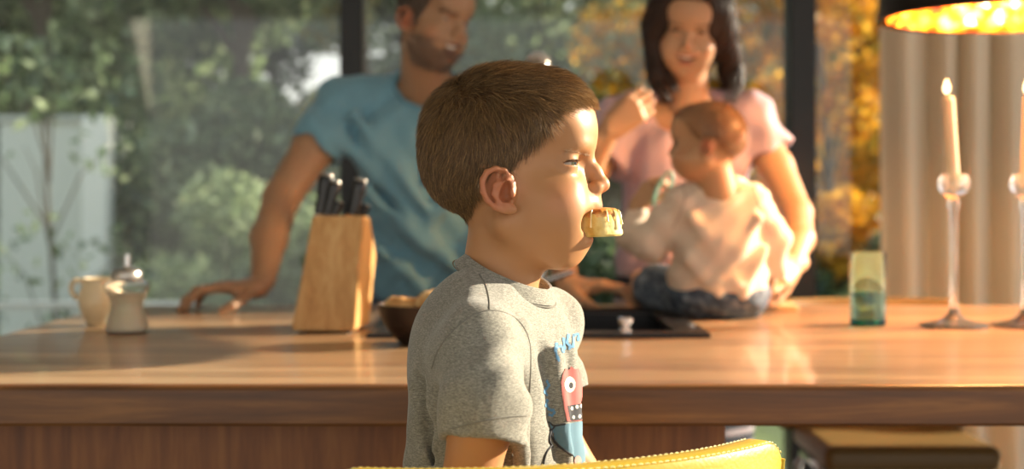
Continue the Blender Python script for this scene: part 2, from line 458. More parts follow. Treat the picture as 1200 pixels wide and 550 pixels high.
    def inv(s, L):
        """local -> drawing-plane units"""
        z = (L[:, 2]-40*K)/K
        return np.stack([600+L[:, 0]/(K*s.fx), 192-np.where(z > 0, z/s.fu, z/s.fd), np.abs(L[:, 1])/s.fy], 1)
    def mesh(s, paint=None, rel=1):
        V, Fc = s.V.mesh(); V = relax(V, Fc, rel); s.local = V; s.F = Fc
        U = s.inv(V); C = np.tile(s.skinc, (len(V), 1))
        def blob(px, py, y, r, col, a, sx=1, sy=1, sz=1):
            nonlocal C
            d = np.sqrt(((U[:, 0]-px)*K*sx)**2+((U[:, 1]-py)*K*sz)**2+((U[:, 2]-y)*sy)**2)
            w = a*(1-sm(r*.4, r, d))[:, None]; C = C*(1-w)+np.array(lin(col))*w
        s.blob = blob; s.U = U
        blob(662, 235, .045, .026, '#c47c58', .35)
        blob(706, 219, 0, .012, '#c07252', .35)
        blob(586+s.eardx, 222, .078, .034, '#b8664a', .6)
        if s.mouthk == 'bite':
            blob(697, 243, 0, .016, '#b86a5c', .7, sz=2.4); blob(686, 280, 0, .016, '#b86a5c', .7, sz=2.2); blob(682, 261, 0, .024, '#4a1f1a', .9, sz=1.5)
        elif s.mouthk == 'smile':
            blob(695, 244, 0, .024, '#a8605a', .7, sz=4, sy=.85); blob(692, 266, 0, .020, '#a8605a', .7, sz=3.4, sy=.85); blob(680, 252, 0, .024, '#4a1c1a', .85, sz=3.0, sy=.8)
        else:
            blob(696, 250, 0, .018, '#b8685c', .7, sz=2)
        if paint: paint(s, blob)
        s.N = vnormals(V, Fc); s.C = C
        Mx = np.array(s.M); s.world = V @ Mx[:3, :3].T+Mx[:3, 3]; s.NW = s.N @ Mx[:3, :3].T
        return s.world, Fc, s.C
    def eyes(s, parent, look=(1, 0, 0), iris='#5a4a30'):
        for sg in (1, -1):
            c = s.ec*np.array([1, sg, 1]); mb = MB(); r = s.er-.0002
            Q = Vector(look).normalized().to_track_quat('Z', 'Y').to_matrix()
            prof = [(max(1e-5, r*math.sin(a)), -r*math.cos(a)) for a in np.linspace(.02, math.pi-.02, 28)]
            mb.lathe([(a, b) for a, b in prof], seg=28)
            V = [Q @ Vector(v) for v in mb.V]; Z = np.array([v[2] for v in mb.V])
            ang = np.arccos(np.clip(Z/r, -1, 1)); col = np.tile(np.array(lin('#a5988a')), (len(V), 1))
            col[ang < .52] = lin(iris); col[ang < .22] = (.004, .004, .004)
            W = np.array([s.M @ (Vector(c)+v) for v in V])
            me = mk('eyeball', W, mb.F, M['eye'], parent, col=col)
M['eye'] = mat('eye', '#ffffff', .18); attr_color(M['eye'])
M['teeth'] = mat('teeth', '#fbf6ea', .2)
M['hair'] = mat('hair', '#5a4632', .45, 0, None); attr_color(M['hair']); M['hair'].node_tree.nodes['Principled BSDF'].inputs['Specular IOR Level'].default_value = .6
def strands(name, parent, P0, D0, D1, L, r, cols, seg=4, m=None, bend=None):
    """thin tapered 3-sided hairs, all in one part"""
    n = len(P0); T = np.linspace(0, 1, seg+1)
    side = np.cross(D0, D1+RNG.normal(0, .2, D1.shape)); side /= np.linalg.norm(side, axis=1)[:, None]+1e-9
    p = P0.copy(); rings = []; d = D0.copy()
    for i, t in enumerate(T):
        w = t**.8; d = D0*(1-w)+D1*w; d /= np.linalg.norm(d, axis=1)[:, None]+1e-9
        if i: p = p+d*(L/seg)[:, None]
        b = np.cross(d, side); rr = (r*(1-.85*t**1.5))[:, None]
        for k in range(3):
            a = k*2*math.pi/3; rings.append(p+(side*math.cos(a)+b*math.sin(a))*rr)
    V = np.stack(rings, 1).reshape(-1, 3); m_ = (seg+1)*3; base = (np.arange(n)*m_)[:, None]
    Q = []
    for i in range(seg):
        for k in range(3):
            Q.append(np.array([i*3+k, i*3+(k+1) % 3, (i+1)*3+(k+1) % 3, (i+1)*3+k])[None, :]+base)
    Fc = np.concatenate(Q); C = np.repeat(cols, m_, axis=0)
    return mk(name, V, Fc, m or M['hair'], parent, col=C)
def in_poly(x, y, poly):
    c = np.zeros(len(x), bool); n = len(poly)
    for i in range(n):
        x0, y0 = poly[i]; x1, y1 = poly[i-1]
        t = ((y0 > y) != (y1 > y)) & (x < (x1-x0)*(y-y0)/((y1-y0) or 1e-9)+x0); c ^= t
    return c

# ------------------------------------------------------------------ a sculpted hand; local frame: +x fingers, +z back of hand, thumb on +y (side=1)
def hand(Mx, s=1.0, curl=(.3, .3, .3, .35), curl0=None, spread=.10, thumb=(.9, .55, -.35), tb=.25, side=1, h=.0026, col='#c08868', wrist=.05, wr=.021):
    V = Vol((-.075*s, -.085*s, -.11*s), (.21*s, .085*s, .05*s), h)
    sd = lambda v: np.array([v[0], v[1]*side, v[2]])*s
    V.cap(sd((-wrist-.02, 0, 0)), sd((.004, 0, 0)), wr*s*1.02, wr*s, .01, sc=(1, .9, 1.15))
    for y, xk in ((.028, .082), (.010, .087), (-.009, .083), (-.027, .076)):
        V.cap(sd((.008, y*.55, 0)), sd((xk, y, .001)), .0135*s, .0115*s, .014)
    V.cap(sd((.012, .014, -.006)), sd((.05, .03, -.010)), .014*s, .011*s, .012)
    V.cap(sd((.012, -.018, -.006)), sd((.055, -.026, -.006)), .012*s, .010*s, .012)
    c0 = curl0 or curl
    for i, (y, xk, L) in enumerate(((.028, .082, .094), (.010, .087, .104), (-.009, .083, .097), (-.027, .076, .076))):
        p = np.array([xk, y, .001]); a = 0; sp = spread*(1.5-i)
        seg = (.46, .30, .24); rs = (.0098, .0088, .0080, .0066)
        for j in range(3):
            a += (c0[i] if j == 0 else curl[i]*(1.25 if j == 1 else .8))
            d = np.array([math.cos(a)*math.cos(sp), math.sin(sp)*math.cos(a)*.8+sp*.2, -math.sin(a)]); q = p+d*L*seg[j]
            V.cap(sd(p), sd(q), rs[j]*s, rs[j+1]*s, .003); V.ell(sd(p+np.array([0, 0, .001])), rs[j]*1.06*s, .003); p = q
    t = np.array(thumb, float); t /= np.linalg.norm(t); p = np.array([.022, .028, -.008]); rs = (.0125, .0112, .0102, .0078)
    for j, L in enumerate((.040, .031, .025)):
        q = p+t*L; V.cap(sd(p), sd(q), rs[j]*s, rs[j+1]*s, .006 if j == 0 else .003); p = q
        t = t+np.array([tb, -tb*.8, -.05]); t /= np.linalg.norm(t)
    Vv, Fc = V.mesh(Mx); return Vv, Fc, np.tile(np.array(lin(col)), (len(Vv), 1))

def swave(x, y, z, f=(40, 30, 25), ph=0, warp=2.0):
    return np.sin(f[0]*x+warp*np.sin(f[1]*.6*y+ph)+warp*.8*np.sin(f[2]*.7*z+1.3*ph))

# ================================================================== THE ROOM
def struct(name, mb, m, smooth=False): return tag(mb.build(name, m, smooth=smooth), kind='structure')
struct('floor', MB().box((-3.2, -3.4, -.12), (3.4, 4.75, 0)), M['floor'])
struct('ceiling', MB().box((-3.2, -2.6, 2.62), (3.4, 4.75, 2.8)), M['white'])
struct('wall_left', MB().box((-3.32, -3.4, -.12), (-3.2, 4.75, 2.8)), M['white'])
gm = mat('lawn', '#5d6b3a', .95); x_ = tex(gm, scale=3, Detail=6); ramp_color(gm, x_.outputs[0], [(.3, '#3d4a26'), (.55, '#69763f'), (.75, '#8d9560')])
struct('ground', MB().box((-40, 6.6, -.5), (40, 60, -.14)), gm)
struct('terrace_ground', MB().box((-12, 4.75, -.4), (14, 6.6, -.125)), mat('terrace_stone', '#9c968a', .85, 0, (20, .3, .004)))
# window wall: mullions, rails and panes
WY = 4.6
def window(n, x0, x1):
    e = tag(bpy.data.objects.new(f'window_{n}', None), kind='structure'); COL.objects.link(e); e.location = ((x0+x1)/2, WY, 0)
    MB().box((x0, WY-.05, 0), (x1, WY+.05, .07), .004).box((x0, WY-.05, 2.55), (x1, WY+.05, 2.62), .004).build('window_rail', M['frame'], e, False)
    MB().box((x0, WY-.006, .07), (x1, WY+.006, 2.55)).build('window_pane', M['pane'], e, False)
posts = (-3.18, -.513, .93, 3.36)
for i, x in enumerate(posts):
    wd = .042 if i in (2,) else .037
    tag(MB().box((x-wd, WY-.06, 0), (x+wd, WY+.06, 2.62), .004).build(f'trim_{i+1}', M['frame'], None, False), kind='structure')
for i in range(3): window(i+1, posts[i]+.037, posts[i+1]-.037)
# side window wall on the right, where the sun comes in
for i, y in enumerate((-1.36, .62, 2.62, 4.48)):
    tag(MB().box((3.31, y-.03, 0), (3.39, y+.03, 2.62), .004).build(f'trim_{i+5}', M['frame'], None, False), kind='structure')

# ================================================================== GARDEN
leafm = {}
def leaf_mat(k, a, b, w=.5):
    m = translucent_mat('leaves_'+k, a, b, w, .26, attr=True); leafm[k] = m; return m
leaf_mat('x', '#6b7a45', '#b3a448')
bark = mat('bark', '#4b4034', .9, 0, (30, .6, .01))
def leaves(centres, radii, n, size, cols, rng, squash=1.0):
    n = int(n*1.5)
    ci = rng.choice(len(centres), n, p=np.array(radii)**2/np.sum(np.array(radii)**2))
    v = rng.normal(size=(n, 3)); v /= np.linalg.norm(v, axis=1)[:, None]
    rad = np.array(radii)[ci]*rng.uniform(.45, 1.08, n)**.6
    C = np.array(centres)[ci]+v*rad[:, None]*np.array([1, 1, squash])
    a = rng.normal(size=(n, 3)); a /= np.linalg.norm(a, axis=1)[:, None]
    b = np.cross(a, rng.normal(size=(n, 3))); b /= np.linalg.norm(b, axis=1)[:, None]
    L = size*rng.uniform(.6, 1.3, n)[:, None]
    nrm = np.cross(a, b)
    V = np.stack([C-a*L, C+b*L*.5+nrm*L*.15, C+a*L, C-b*L*.5+nrm*L*.15], 1).reshape(-1, 3)
    Fc = np.arange(n*4).reshape(n, 4); cc = np.array([lin(c) for c in cols]); col = cc[rng.integers(0, len(cc), n)]*rng.uniform(.75, 1.2, (n, 1))
    return V, Fc, np.repeat(col, 4, axis=0)
def tree(name, x, y, h, r, cols, label, n=5000, size=.055, base=.9, lobes=16, group='trees and bushes in the garden', seed=0, catg='tree', trunk=.09):
    rng = np.random.default_rng(100+seed)
    e = empty(name, (x, y, -.14), label, catg, None)
    cs = []; rs = []
    for i in range(lobes):
        a = rng.uniform(0, 6.28); q = rng.uniform(0, 1)**.6; zz = rng.uniform(base, h)
        tap = math.sqrt(max(.12, 1-((zz-(base+h)/2)/((h-base)/2+.01))**2*.75))
        cs.append((x+math.cos(a)*r*q*tap, y+math.sin(a)*r*q*tap*.8, zz-.14)); rs.append(rng.uniform(.22, .42)*r)
    V, Fc, C = leaves(cs, rs, n, size, cols, rng)
    V[:, 2] = np.maximum(V[:, 2], -.13)
    mk('foliage', V, Fc, leafm['x'], e, smooth=False, col=C)
    mb = MB().tube([(x, y, -.2), (x+.05, y, base), (x-.04, y+.05, (base+h)/2), (x, y, h*.9)], [trunk, trunk*.8, trunk*.5, trunk*.15], 8)
    for i in range(0, lobes, 2):
        c = Vector(cs[i]); mb.tube([(x, y, max(.1, c.z-.5*r-.2)), tuple((c+Vector((x, y, c.z-.3)))/2), tuple(c)], [trunk*.4, trunk*.25, trunk*.1], 6)
    mb.build('trunk', bark, e)
    return e
G1 = ['#5f7250', '#73865f', '#869670', '#43543a']; G2 = ['#83946a', '#98a67c', '#a9b48e', '#6f8058']
GO = ['#e09a20', '#f0b030', '#c88e24', '#a98a2a', '#ffc84a']; GD = ['#33402c', '#3f4c34', '#2c3826']
tree('garden_tree', -3.6, 11.0, 5.4, 1.5, G1+G2, 'grey-green tree filling the upper left corner of the window', 9000, .07, 1.2, 26, seed=1)
tree('garden_tree', -1.9, 10.0, 4.2, 1.1, G2+G1, 'rounded leafy tree with pale leaves left of the man', 8000, .06, 1.1, 22, seed=2)
tree('garden_bush', -1.75, 8.6, 1.25, .85, G2, 'low pale green bush above the resting hand of the man', 7000, .04, .1, 20, seed=3, catg='bush', trunk=.03)
tree('garden_bush', -.75, 9.0, 1.0, .7, G2+['#a8ad86'], 'low silvery green bush behind the knife block', 5000, .04, .1, 16, seed=4, catg='bush', trunk=.03)
tree('birch_tree', -1.25, 12.5, 4.6, .8, G2+['#b59a3e', '#c9b052'], 'slim yellow-green birch beside the dark mullion near the man', 4200, .05, .6, 22, seed=5, trunk=.05)
tree('garden_tree', .3, 12.5, 4.8, 1.25, G2+['#93986a'], 'airy green tree between the man and the woman', 6500, .06, .5, 22, seed=6)
tree('golden_tree', 1.7, 11.0, 4.4, 1.0, GO+G2[:2], 'golden autumn tree behind the head of the woman', 7500, .055, .5, 24, seed=7)
tree('golden_tree', 2.95, 10.6, 4.4, 1.0, GO+['#7c8a3a'], 'golden autumn tree between the black mullion and the curtain', 8000, .055, .4, 24, seed=8)
tree('garden_bush', .55, 9.6, 1.2, .9, G1+['#8d9a86'], 'grey-green bush between the boy and the woman', 5500, .045, .1, 18, seed=9, catg='bush', trunk=.03)
tree('garden_bush', 2.35, 9.0, 1.0, .6, G1+['#5c7a76'], 'dark bush low beside the black mullion', 4500, .04, .1, 16, seed=10, catg='bush', trunk=.03)
tree('garden_tree', -6.2, 13.5, 6.2, 2.0, G1+GD, 'large dark tree at the far left behind the reflection stand-in', 9000, .09, .6, 26, seed=11)
tree('garden_tree', -2.6, 15.5, 6.6, 2.0, GD+G1, 'tall dark evergreen behind the rounded leafy tree', 9000, .09, .3, 26, seed=12)
tree('garden_tree', 1.4, 17.0, 5.6, 2.2, G1+G2, 'broad green tree far behind the airy one', 8000, .09, .3, 26, seed=13)
tree('golden_tree', 5.0, 14.0, 6.0, 1.9, GO+G2, 'large golden tree behind the curtain', 8000, .09, .3, 26, seed=14)
tree('garden_tree', -.6, 19.0, 7.5, 2.6, G2+G1, 'tall pale tree far behind the man', 9000, .10, .3, 30, seed=15)
tree('golden_tree', 3.6, 18.5, 7.0, 2.2, GO+G2[:2], 'tall golden tree far behind the black mullion', 9000, .10, .3, 30, seed=16)
tree('garden_tree', -6.0, 19.5, 7.5, 2.6, G1+G2, 'tall green tree far behind the reflection stand-in', 8000, .10, .3, 30, seed=17)
tree('veil_shrub', -2.75, 8.45, 2.4, .75, G1+G2, 'sparse shrub added to soften the pale reflection stand-in', 200, .05, .3, 22, seed=21, catg='shrub', trunk=.02)  # added shrub, breaks up the reflection stand-in behind it
tree('golden_tree', 2.05, 9.3, 3.6, .62, GO, 'slim golden tree beside the black mullion right of the woman', 4200, .045, .9, 20, seed=22, trunk=.04)
# pale blocks added in the garden, imitating a reflection in the left pane
e = empty('reflection_standin', (-2.95, 9.2, -.14), 'pale blocks added to imitate a window reflection, with a brighter pillar, out of focus at the left', 'reflection stand-in')
wm = mat('pale_reflection', '#ced1c8', .9, 0, (4, .2, .01))
MB().box((-3.25, 9.0, -.14), (-2.72, 10.2, 1.62), .02).build('wall', wm, e, False)  # main block of the added reflection shape, not a building
MB().box((-2.72, 8.98, -.14), (-2.56, 9.15, 1.66), .01).build('strip', mat('bright_reflection', '#ecece4', .9), e, False)  # brighter vertical strip of the imitated reflection
MB().box((-3.27, 8.98, 1.62), (-2.70, 10.22, 1.66), .01).build('standin_top', mat('standin_top', '#b9bbb2', .8), e, False)
# terrace railing: pale handrail, slim posts
e = empty('terrace_railing', (-3.0, 6.0, -.125), 'pale grey terrace railing beyond the left end of the worktop', 'railing')
MB().box((-4.2, 5.98, .672), (-1.32, 6.02, .70), .006).build('handrail', mat('rail_paint', '#b9bdbb', .5), e, False)
for x in (-4.1, -3.2, -2.3, -1.4): MB().box((x-.015, 5.985, -.13), (x+.015, 6.015, .675), .003).build('rail_post', M['steel'], e, False)

# ================================================================== CURTAIN
def curtain():
    xs = np.linspace(1.14, 2.75, 420); zs = np.linspace(.015, 2.56, 26)
    X, Z = np.meshgrid(xs, zs, indexing='ij')
    ph = 2*np.pi*(X-1.1)/.125+1.3*np.sin(X*9.0)+.5*np.sin(X*23)
    am = .030+.010*np.sin(X*5+1)
    Y = 4.38+am*np.sin(ph)+.010*np.sin(ph*2.1+Z*1.3)+.006*np.sin(Z*3+X*8)
    V = np.stack([X+.010*np.cos(ph), Y, Z], -1).reshape(-1, 3); nz = len(zs)
    Fc = [(i*nz+j, (i+1)*nz+j, (i+1)*nz+j+1, i*nz+j+1) for i in range(len(xs)-1) for j in range(nz-1)]
    o = mk('curtain', V, np.array(Fc), M['curtain'])
    o.modifiers.new('thickness', 'SOLIDIFY').thickness = .0012
    tag(o, 'cream sheer floor-length curtain gathered in soft folds at the right window', 'curtain')
curtain()
tag(MB().tube([(1.0, 4.38, 2.585), (3.2, 4.38, 2.585)], .014, 12).build('curtain_rail', M['steel']), 'thin metal rail above the cream curtain', 'curtain rail')

# ================================================================== ISLAND
TZ = .90; FY = 1.815; BY = 3.17; LX = -.89; RX = 1.95
SX0, SX1, SY0, SY1 = -.235, .325, 2.47, 2.93
e = empty('worktop', (.5, 2.5, TZ-.052), 'thick oak worktop of the kitchen island running across the whole picture', 'worktop')
def slab():
    # top with the sink opening, rounded front edge
    mb = MB(); z0, z1 = TZ-.052, TZ; b = .008
    fl = FY+.003
    for (x0, x1, y0, y1) in ((LX, SX0, FY+.02, BY), (SX1, RX, FY+.02, BY), (SX0, SX1, FY+.02, SY0), (SX0, SX1, SY1, BY)):
        mb.add([(x0, y0, z1), (x1, y0, z1), (x1, y1, z1), (x0, y1, z1)], [(0, 1, 2, 3)])
        mb.add([(x0, y0, z0), (x1, y0, z0), (x1, y1, z0), (x0, y1, z0)], [(3, 2, 1, 0)])
    for a, c in (((LX, BY), (RX, BY)), ((LX, FY+.02), (LX, BY)), ((RX, FY+.02), (RX, BY)), ((SX0, SY0), (SX1, SY0)), ((SX0, SY1), (SX1, SY1)), ((SX0, SY0), (SX0, SY1)), ((SX1, SY0), (SX1, SY1))):
        mb.add([(*a, z0), (*c, z0), (*c, z1), (*a, z1)], [(0, 1, 2, 3)])
    return mb
slab().build('board', M['oak_top'], e, False)
mb = MB(); n = 7; prof = [(FY+.02, TZ)]+[(FY+.009-.009*math.sin(a), TZ-.009+.009*math.cos(a)) for a in np.linspace(0, math.pi/2, n)]+[(FY, TZ-.048), (FY+.004, TZ-.052), (FY+.02, TZ-.052)]
xs = np.linspace(LX, RX, 60); V = [(x, y+.0012*math.sin(x*9)+.0008*math.sin(x*31), z) for x in xs for (y, z) in prof]; m_ = len(prof)
mb.add(V, [(i*m_+j, (i+1)*m_+j, (i+1)*m_+j+1, i*m_+j+1) for i in range(59) for j in range(m_-1)])
mb.add([(LX, *p) for p in prof], [tuple(range(m_))]); mb.add([(RX, *p) for p in prof], [tuple(range(m_))])
mb.build('front_edge', M['oak_edge'], e, True)
e = empty('island_cabinet', (-.28, 2.5, 0), 'reddish wood panelled cabinet carrying the left half of the worktop', 'cabinet')
MB().box((-.85, 1.885, .08), (.283, 1.905, TZ-.052), .002).build('front_panel', M['panel'], e, False)
MB().box((.263, 1.905, .08), (.283, 3.08, TZ-.052), .002).build('side_panel', M['panel'], e, False)
MB().box((-.85, 1.905, .08), (-.83, 3.08, TZ-.052), .002).build('side_panel', M['panel'], e, False)
MB().box((-.83, 3.06, .08), (.263, 3.08, TZ-.052), .002).build('back_panel', M['panel'], e, False)
MB().box((-.82, 1.94, 0), (.25, 3.04, .085)).build('plinth', M['black'], e, False)
tag(MB().box((1.78, 2.0, 0), (1.86, 3.0, TZ-.052), .006).build('support_panel', M['panel']), 'wooden panel leg under the right end of the worktop', 'table leg')

# sink, black, let into the worktop
e = empty('kitchen_sink', ((SX0+SX1)/2, (SY0+SY1)/2, TZ-.16), 'black rectangular composite sink let into the oak worktop', 'sink')
def ring_box(x0, x1, y0, y1, t, z0, z1, mb):
    for lo, hi in (((x0, y0), (x1, y0+t)), ((x0, y1-t), (x1, y1)), ((x0, y0+t), (x0+t, y1-t)), ((x1-t, y0+t), (x1, y1-t))):
        mb.box((*lo, z0), (*hi, z1), .0015)
    return mb
ring_box(SX0-.015, SX1+.015, SY0-.04, SY1+.055, .055, TZ+.0005, TZ+.008, MB()).box((SX0-.015, SY1-.001, TZ+.0005), (SX1+.015, SY1+.12, TZ+.008), .0015).build('rim', M['granite'], e, False)
ring_box(SX0+.008, SX1-.008, SY0+.008, SY1-.008, .012, TZ-.15, TZ+.004, MB()).box((SX0+.008, SY0+.008, TZ-.155), (SX1-.008, SY1-.008, TZ-.145)).build('basin', M['granite'], e, False)
MB().lathe([(.012, 0), (.012, .006), (.007, .008), (.007, .014), (.0135, .016), (.0135, .024), (.010, .026), (.0001, .026)], (.195, 2.455, TZ+.008), 24).build('drain_knob', M['chrome'], e)
MB().lathe([(.008, 0), (.008, .006), (.004, .009), (.0001, .009)], (.322, 2.56, TZ+.008), 20).build('overflow_cap', M['steel'], e)
# tap
e = empty('kitchen_tap', (.052, 3.00, TZ+.008), 'tall chrome kitchen tap rising behind the head of the boy', 'tap')
MB().lathe([(.028, 0), (.028, .006), (.020, .012), (.018, .05), (.018, .10), (.013, .105), (.013, .12)], (.054, 3.00, TZ+.008), 28).build('tap_base', M['chrome'], e)
arc = [(.054, 3.00, 1.01), (.054, 3.00, 1.34)]+[(.054, 3.00-.06+.06*math.cos(a), 1.36+.06*math.sin(a)) for a in np.linspace(0, math.pi, 14)]+[(.054, 2.88, 1.25)]
MB().tube(arc, .011, 14).build('spout', M['chrome'], e)
coil = []
A = [Vector(p) for p in arc[1:]]; tot = 240
for i in range(tot):
    t = i/(tot-1)*(len(A)-1); k = min(int(t), len(A)-2); p = A[k].lerp(A[k+1], t-k); d = (A[k+1]-A[k]).normalized()
    u = Vector((1, 0, 0)); v = d.cross(u); a = i/tot*2*math.pi*26
    coil.append(p+(u*math.cos(a)+v*math.sin(a))*.021)
MB().tube(coil, .0042, 6).build('spring_coil', M['steel'], e)
MB().lathe([(.014, 0), (.017, .02), (.017, .07), (.012, .09)], (.054, 2.88, 1.17), 22).build('spray_head', M['chrome'], e)
MB().tube([(.072, 3.00, .965), (.13, 2.99, .985)], [.007, .005], 10).build('tap_lever', M['chrome'], e)

# ================================================================== KNIFE BLOCK
e = empty('knife_block', (-.33, 2.6, TZ), 'light wood slanted knife block left of the dark bowl', 'knife block')
sec = [(2.50, .906, -.388, -.277), (2.555, 1.108, -.358, -.266), (2.63, 1.104, -.356, -.2625), (2.72, 1.03, -.360, -.2600), (2.665, .906, -.383, -.268)]
L = [(a[2], a[0], a[1]) for a in sec]; R_ = [(a[3], a[0], a[1]) for a in sec]; n = 5
bm = bmesh.new(); vs = [bm.verts.new(v) for v in L+R_]
bm.faces.new(vs[:5][::-1]); bm.faces.new(vs[5:])
for i in range(5): bm.faces.new((vs[i], vs[(i+1) % 5], vs[5+(i+1) % 5], vs[5+i]))
bmesh.ops.recalc_face_normals(bm, faces=bm.faces); bmesh.ops.bevel(bm, geom=list(bm.edges), offset=.0025, segments=2, affect='EDGES')
bm.verts.index_update(); MB().add([v.co for v in bm.verts], [[v.index for v in f.verts] for f in bm.faces]).build('body', M['block'], e, True); bm.free()
for x, y in ((-.37, 2.52), (-.292, 2.52), (-.37, 2.65), (-.285, 2.65)):
    MB().lathe([(.007, 0), (.007, .007)], (x, y, TZ), 14).build('foot', M['black'], e)
def knife(px0, py0, px1, py1, D, w, label):
    a = P(px0, py0, D); b = P(px1, py1, D); d = (b-a).normalized()
    k = empty('kitchen_knife', a, label, 'knife', 'knives in the wooden block')
    f = lambda t, s=1: a+(b-a)*t
    pts = [f(-.02), f(.12), f(.4), f(.7), f(.9), f(1.0)]
    mb = MB().tube(pts, [w*.75, w*.95, w*.85, w*1.0, w*1.05, w*.55], 14, sx=.55, up=(0, 1, 0)); mb.build('handle', M['black'], k)
    MB().tube([f(-.04), f(.05)], [w*.80, w*.95], 14, sx=.6, up=(0, 1, 0)).build('bolster', M['steel'], k)
    MB().tube([f(.96), f(1.015), f(1.03)], [w*.95, w*.75, w*.2], 14, sx=.6, up=(0, 1, 0)).build('end_cap', M['steel'], k)
    s = Vector((0, 1, 0)).cross(d)
    p0, p1 = a+Vector((0, 0, 0)), a-d*.11
    MB().box((-.0009, -w*.8, -.11), (.0009, w*.8, 0), .0004, 1, Mx=Matrix.Translation(a) @ Matrix.Rotation(math.atan2(d.x, d.z), 4, 'Y')).build('blade', M['steel'], k, False)
knife(375, 254, 383, 204, 2.590, .0135, 'tallest black knife handle at the left of the wooden block')
knife(384, 254, 393, 212, 2.575, .0115, 'second black knife handle from the left in the wooden block')
knife(391, 254, 398, 236, 2.565, .0085, 'short knife with a shiny handle in the middle of the wooden block')
knife(413, 254, 423, 210, 2.585, .0135, 'tall black knife handle at the right of the wooden block')
knife(424, 254, 430, 240, 2.600, .0085, 'shortest black knife handle at the right edge of the wooden block')

# ================================================================== JUG AND SUGAR SHAKER
e = empty('sugar_shaker', (-.685, 2.53, TZ), 'glass sugar shaker with a metal spout, in front of the cream jug', 'sugar shaker')
c = (-.685, 2.53, TZ)
pr = [(.0001, 0), (.034, 0), (.0375, .004), (.0375, .012), (.034, .024), (.0285, .040), (.0272, .050), (.030, .062), (.036, .074), (.0395, .080), (.0395, .088), (.033, .093), (.025, .096)]
inn = [(max(.0001, r-.0025), z) for r, z in pr[::-1]]; inn[-1] = (.0001, .006); inn[-2] = (.031, .006)
MB().lathe(pr+inn[:], c, 56, .018, 28).build('jar', M['glassy'], e)
MB().lathe([(.0001, .0045), (.0350, .0050), (.0358, .013), (.0325, .025), (.0270, .040), (.0258, .050), (.0285, .062), (.033, .071), (.0001, .073)], c, 40).build('sugar', M['sugar'], e)
MB().lathe([(.026, .091), (.0275, .093), (.0275, .108), (.024, .113), (.012, .117), (.0075, .119), (.0001, .119)], c, 36).build('lid', M['steel'], e)
MB().tube([(c[0], c[1], TZ+.115), (c[0]+.001, c[1], TZ+.140)], [.0065, .006], 16).build('spout', M['chrome'], e)
e = empty('cream_jug', (-.775, 2.68, TZ), 'round cream ceramic jug behind the sugar shaker', 'jug')
c = (-.775, 2.68, TZ)
MB().lathe([(.0001, 0), (.024, 0), (.026, .004), (.033, .018), (.0395, .036), (.0405, .050), (.038, .066), (.034, .078), (.033, .086), (.0345, .089), (.032, .089), (.0305, .080), (.035, .062), (.036, .046), (.030, .016), (.0001, .012)], c, 48).build('body', M['ceramic'], e)
MB().tube(spline([(c[0]-.031, c[1]-.006, TZ+.083), (c[0]-.046, c[1]-.01, TZ+.084), (c[0]-.052, c[1]-.011, TZ+.070), (c[0]-.046, c[1]-.01, TZ+.056), (c[0]-.037, c[1]-.006, TZ+.050)], 6), .0048, 12).build('handle', M['ceramic'], e)

# ================================================================== BOWL OF ROLLS
bc = (-.143, 2.335, TZ)
o = MB().lathe([(.0001, 0), (.036, 0), (.042, .003), (.060, .022), (.072, .044), (.0775, .064), (.0785, .0665), (.0755, .0665), (.069, .046), (.056, .024), (.036, .008), (.0001, .007)], bc, 64).build('bread_bowl', M['bowl'])
tag(o, 'dark brown bowl holding bread rolls behind the boy', 'bowl')
bread = mat('bread_crust', '#c9995a', .7, 0, (90, .5, .003)); x_ = tex(bread, scale=38, Detail=6); ramp_color(bread, x_.outputs[0], [(.3, '#a8713a'), (.5, '#d0a468'), (.68, '#ecd2a0')])
def roll(c, r, rot, label, sd):
    h = .0022; V = Vol((-.055, -.05, -.045), (.055, .05, .045), h)
    V.ell((0, 0, 0), r, .0)
    V.cap((-r[0]*.7, 0, r[2]*1.0), (r[0]*.7, 0.003, r[2]*1.0), .0035, .0035, .010, '-')
    V.fold(lambda x, y, z: .0011*np.sin(140*x+sd)*np.sin(120*y+1)+.0008*np.sin(230*z+90*x+sd))
    v, f = V.mesh(Matrix.Translation(c) @ Matrix.Rotation(rot, 4, 'Z') @ Matrix.Rotation(.2, 4, 'Y'))
    tag(mk('bread_roll', v, f, bread), label, 'bread roll', 'bread rolls in the dark bowl')
roll((bc[0]-.040, bc[1]-.012, TZ+.058), (.028, .026, .022), .5, 'smaller bread roll at the left rim of the dark bowl', 1)
roll((bc[0]+.018, bc[1]-.016, TZ+.062), (.034, .029, .027), -.2, 'large golden bread roll in the middle of the dark bowl', 2)
roll((bc[0]+.028, bc[1]+.032, TZ+.066), (.032, .027, .026), .9, 'bread roll at the back of the dark bowl', 3)
roll((bc[0]-.018, bc[1]+.038, TZ+.055), (.028, .024, .022), 1.9, 'bread roll half hidden at the back left of the bowl', 4)

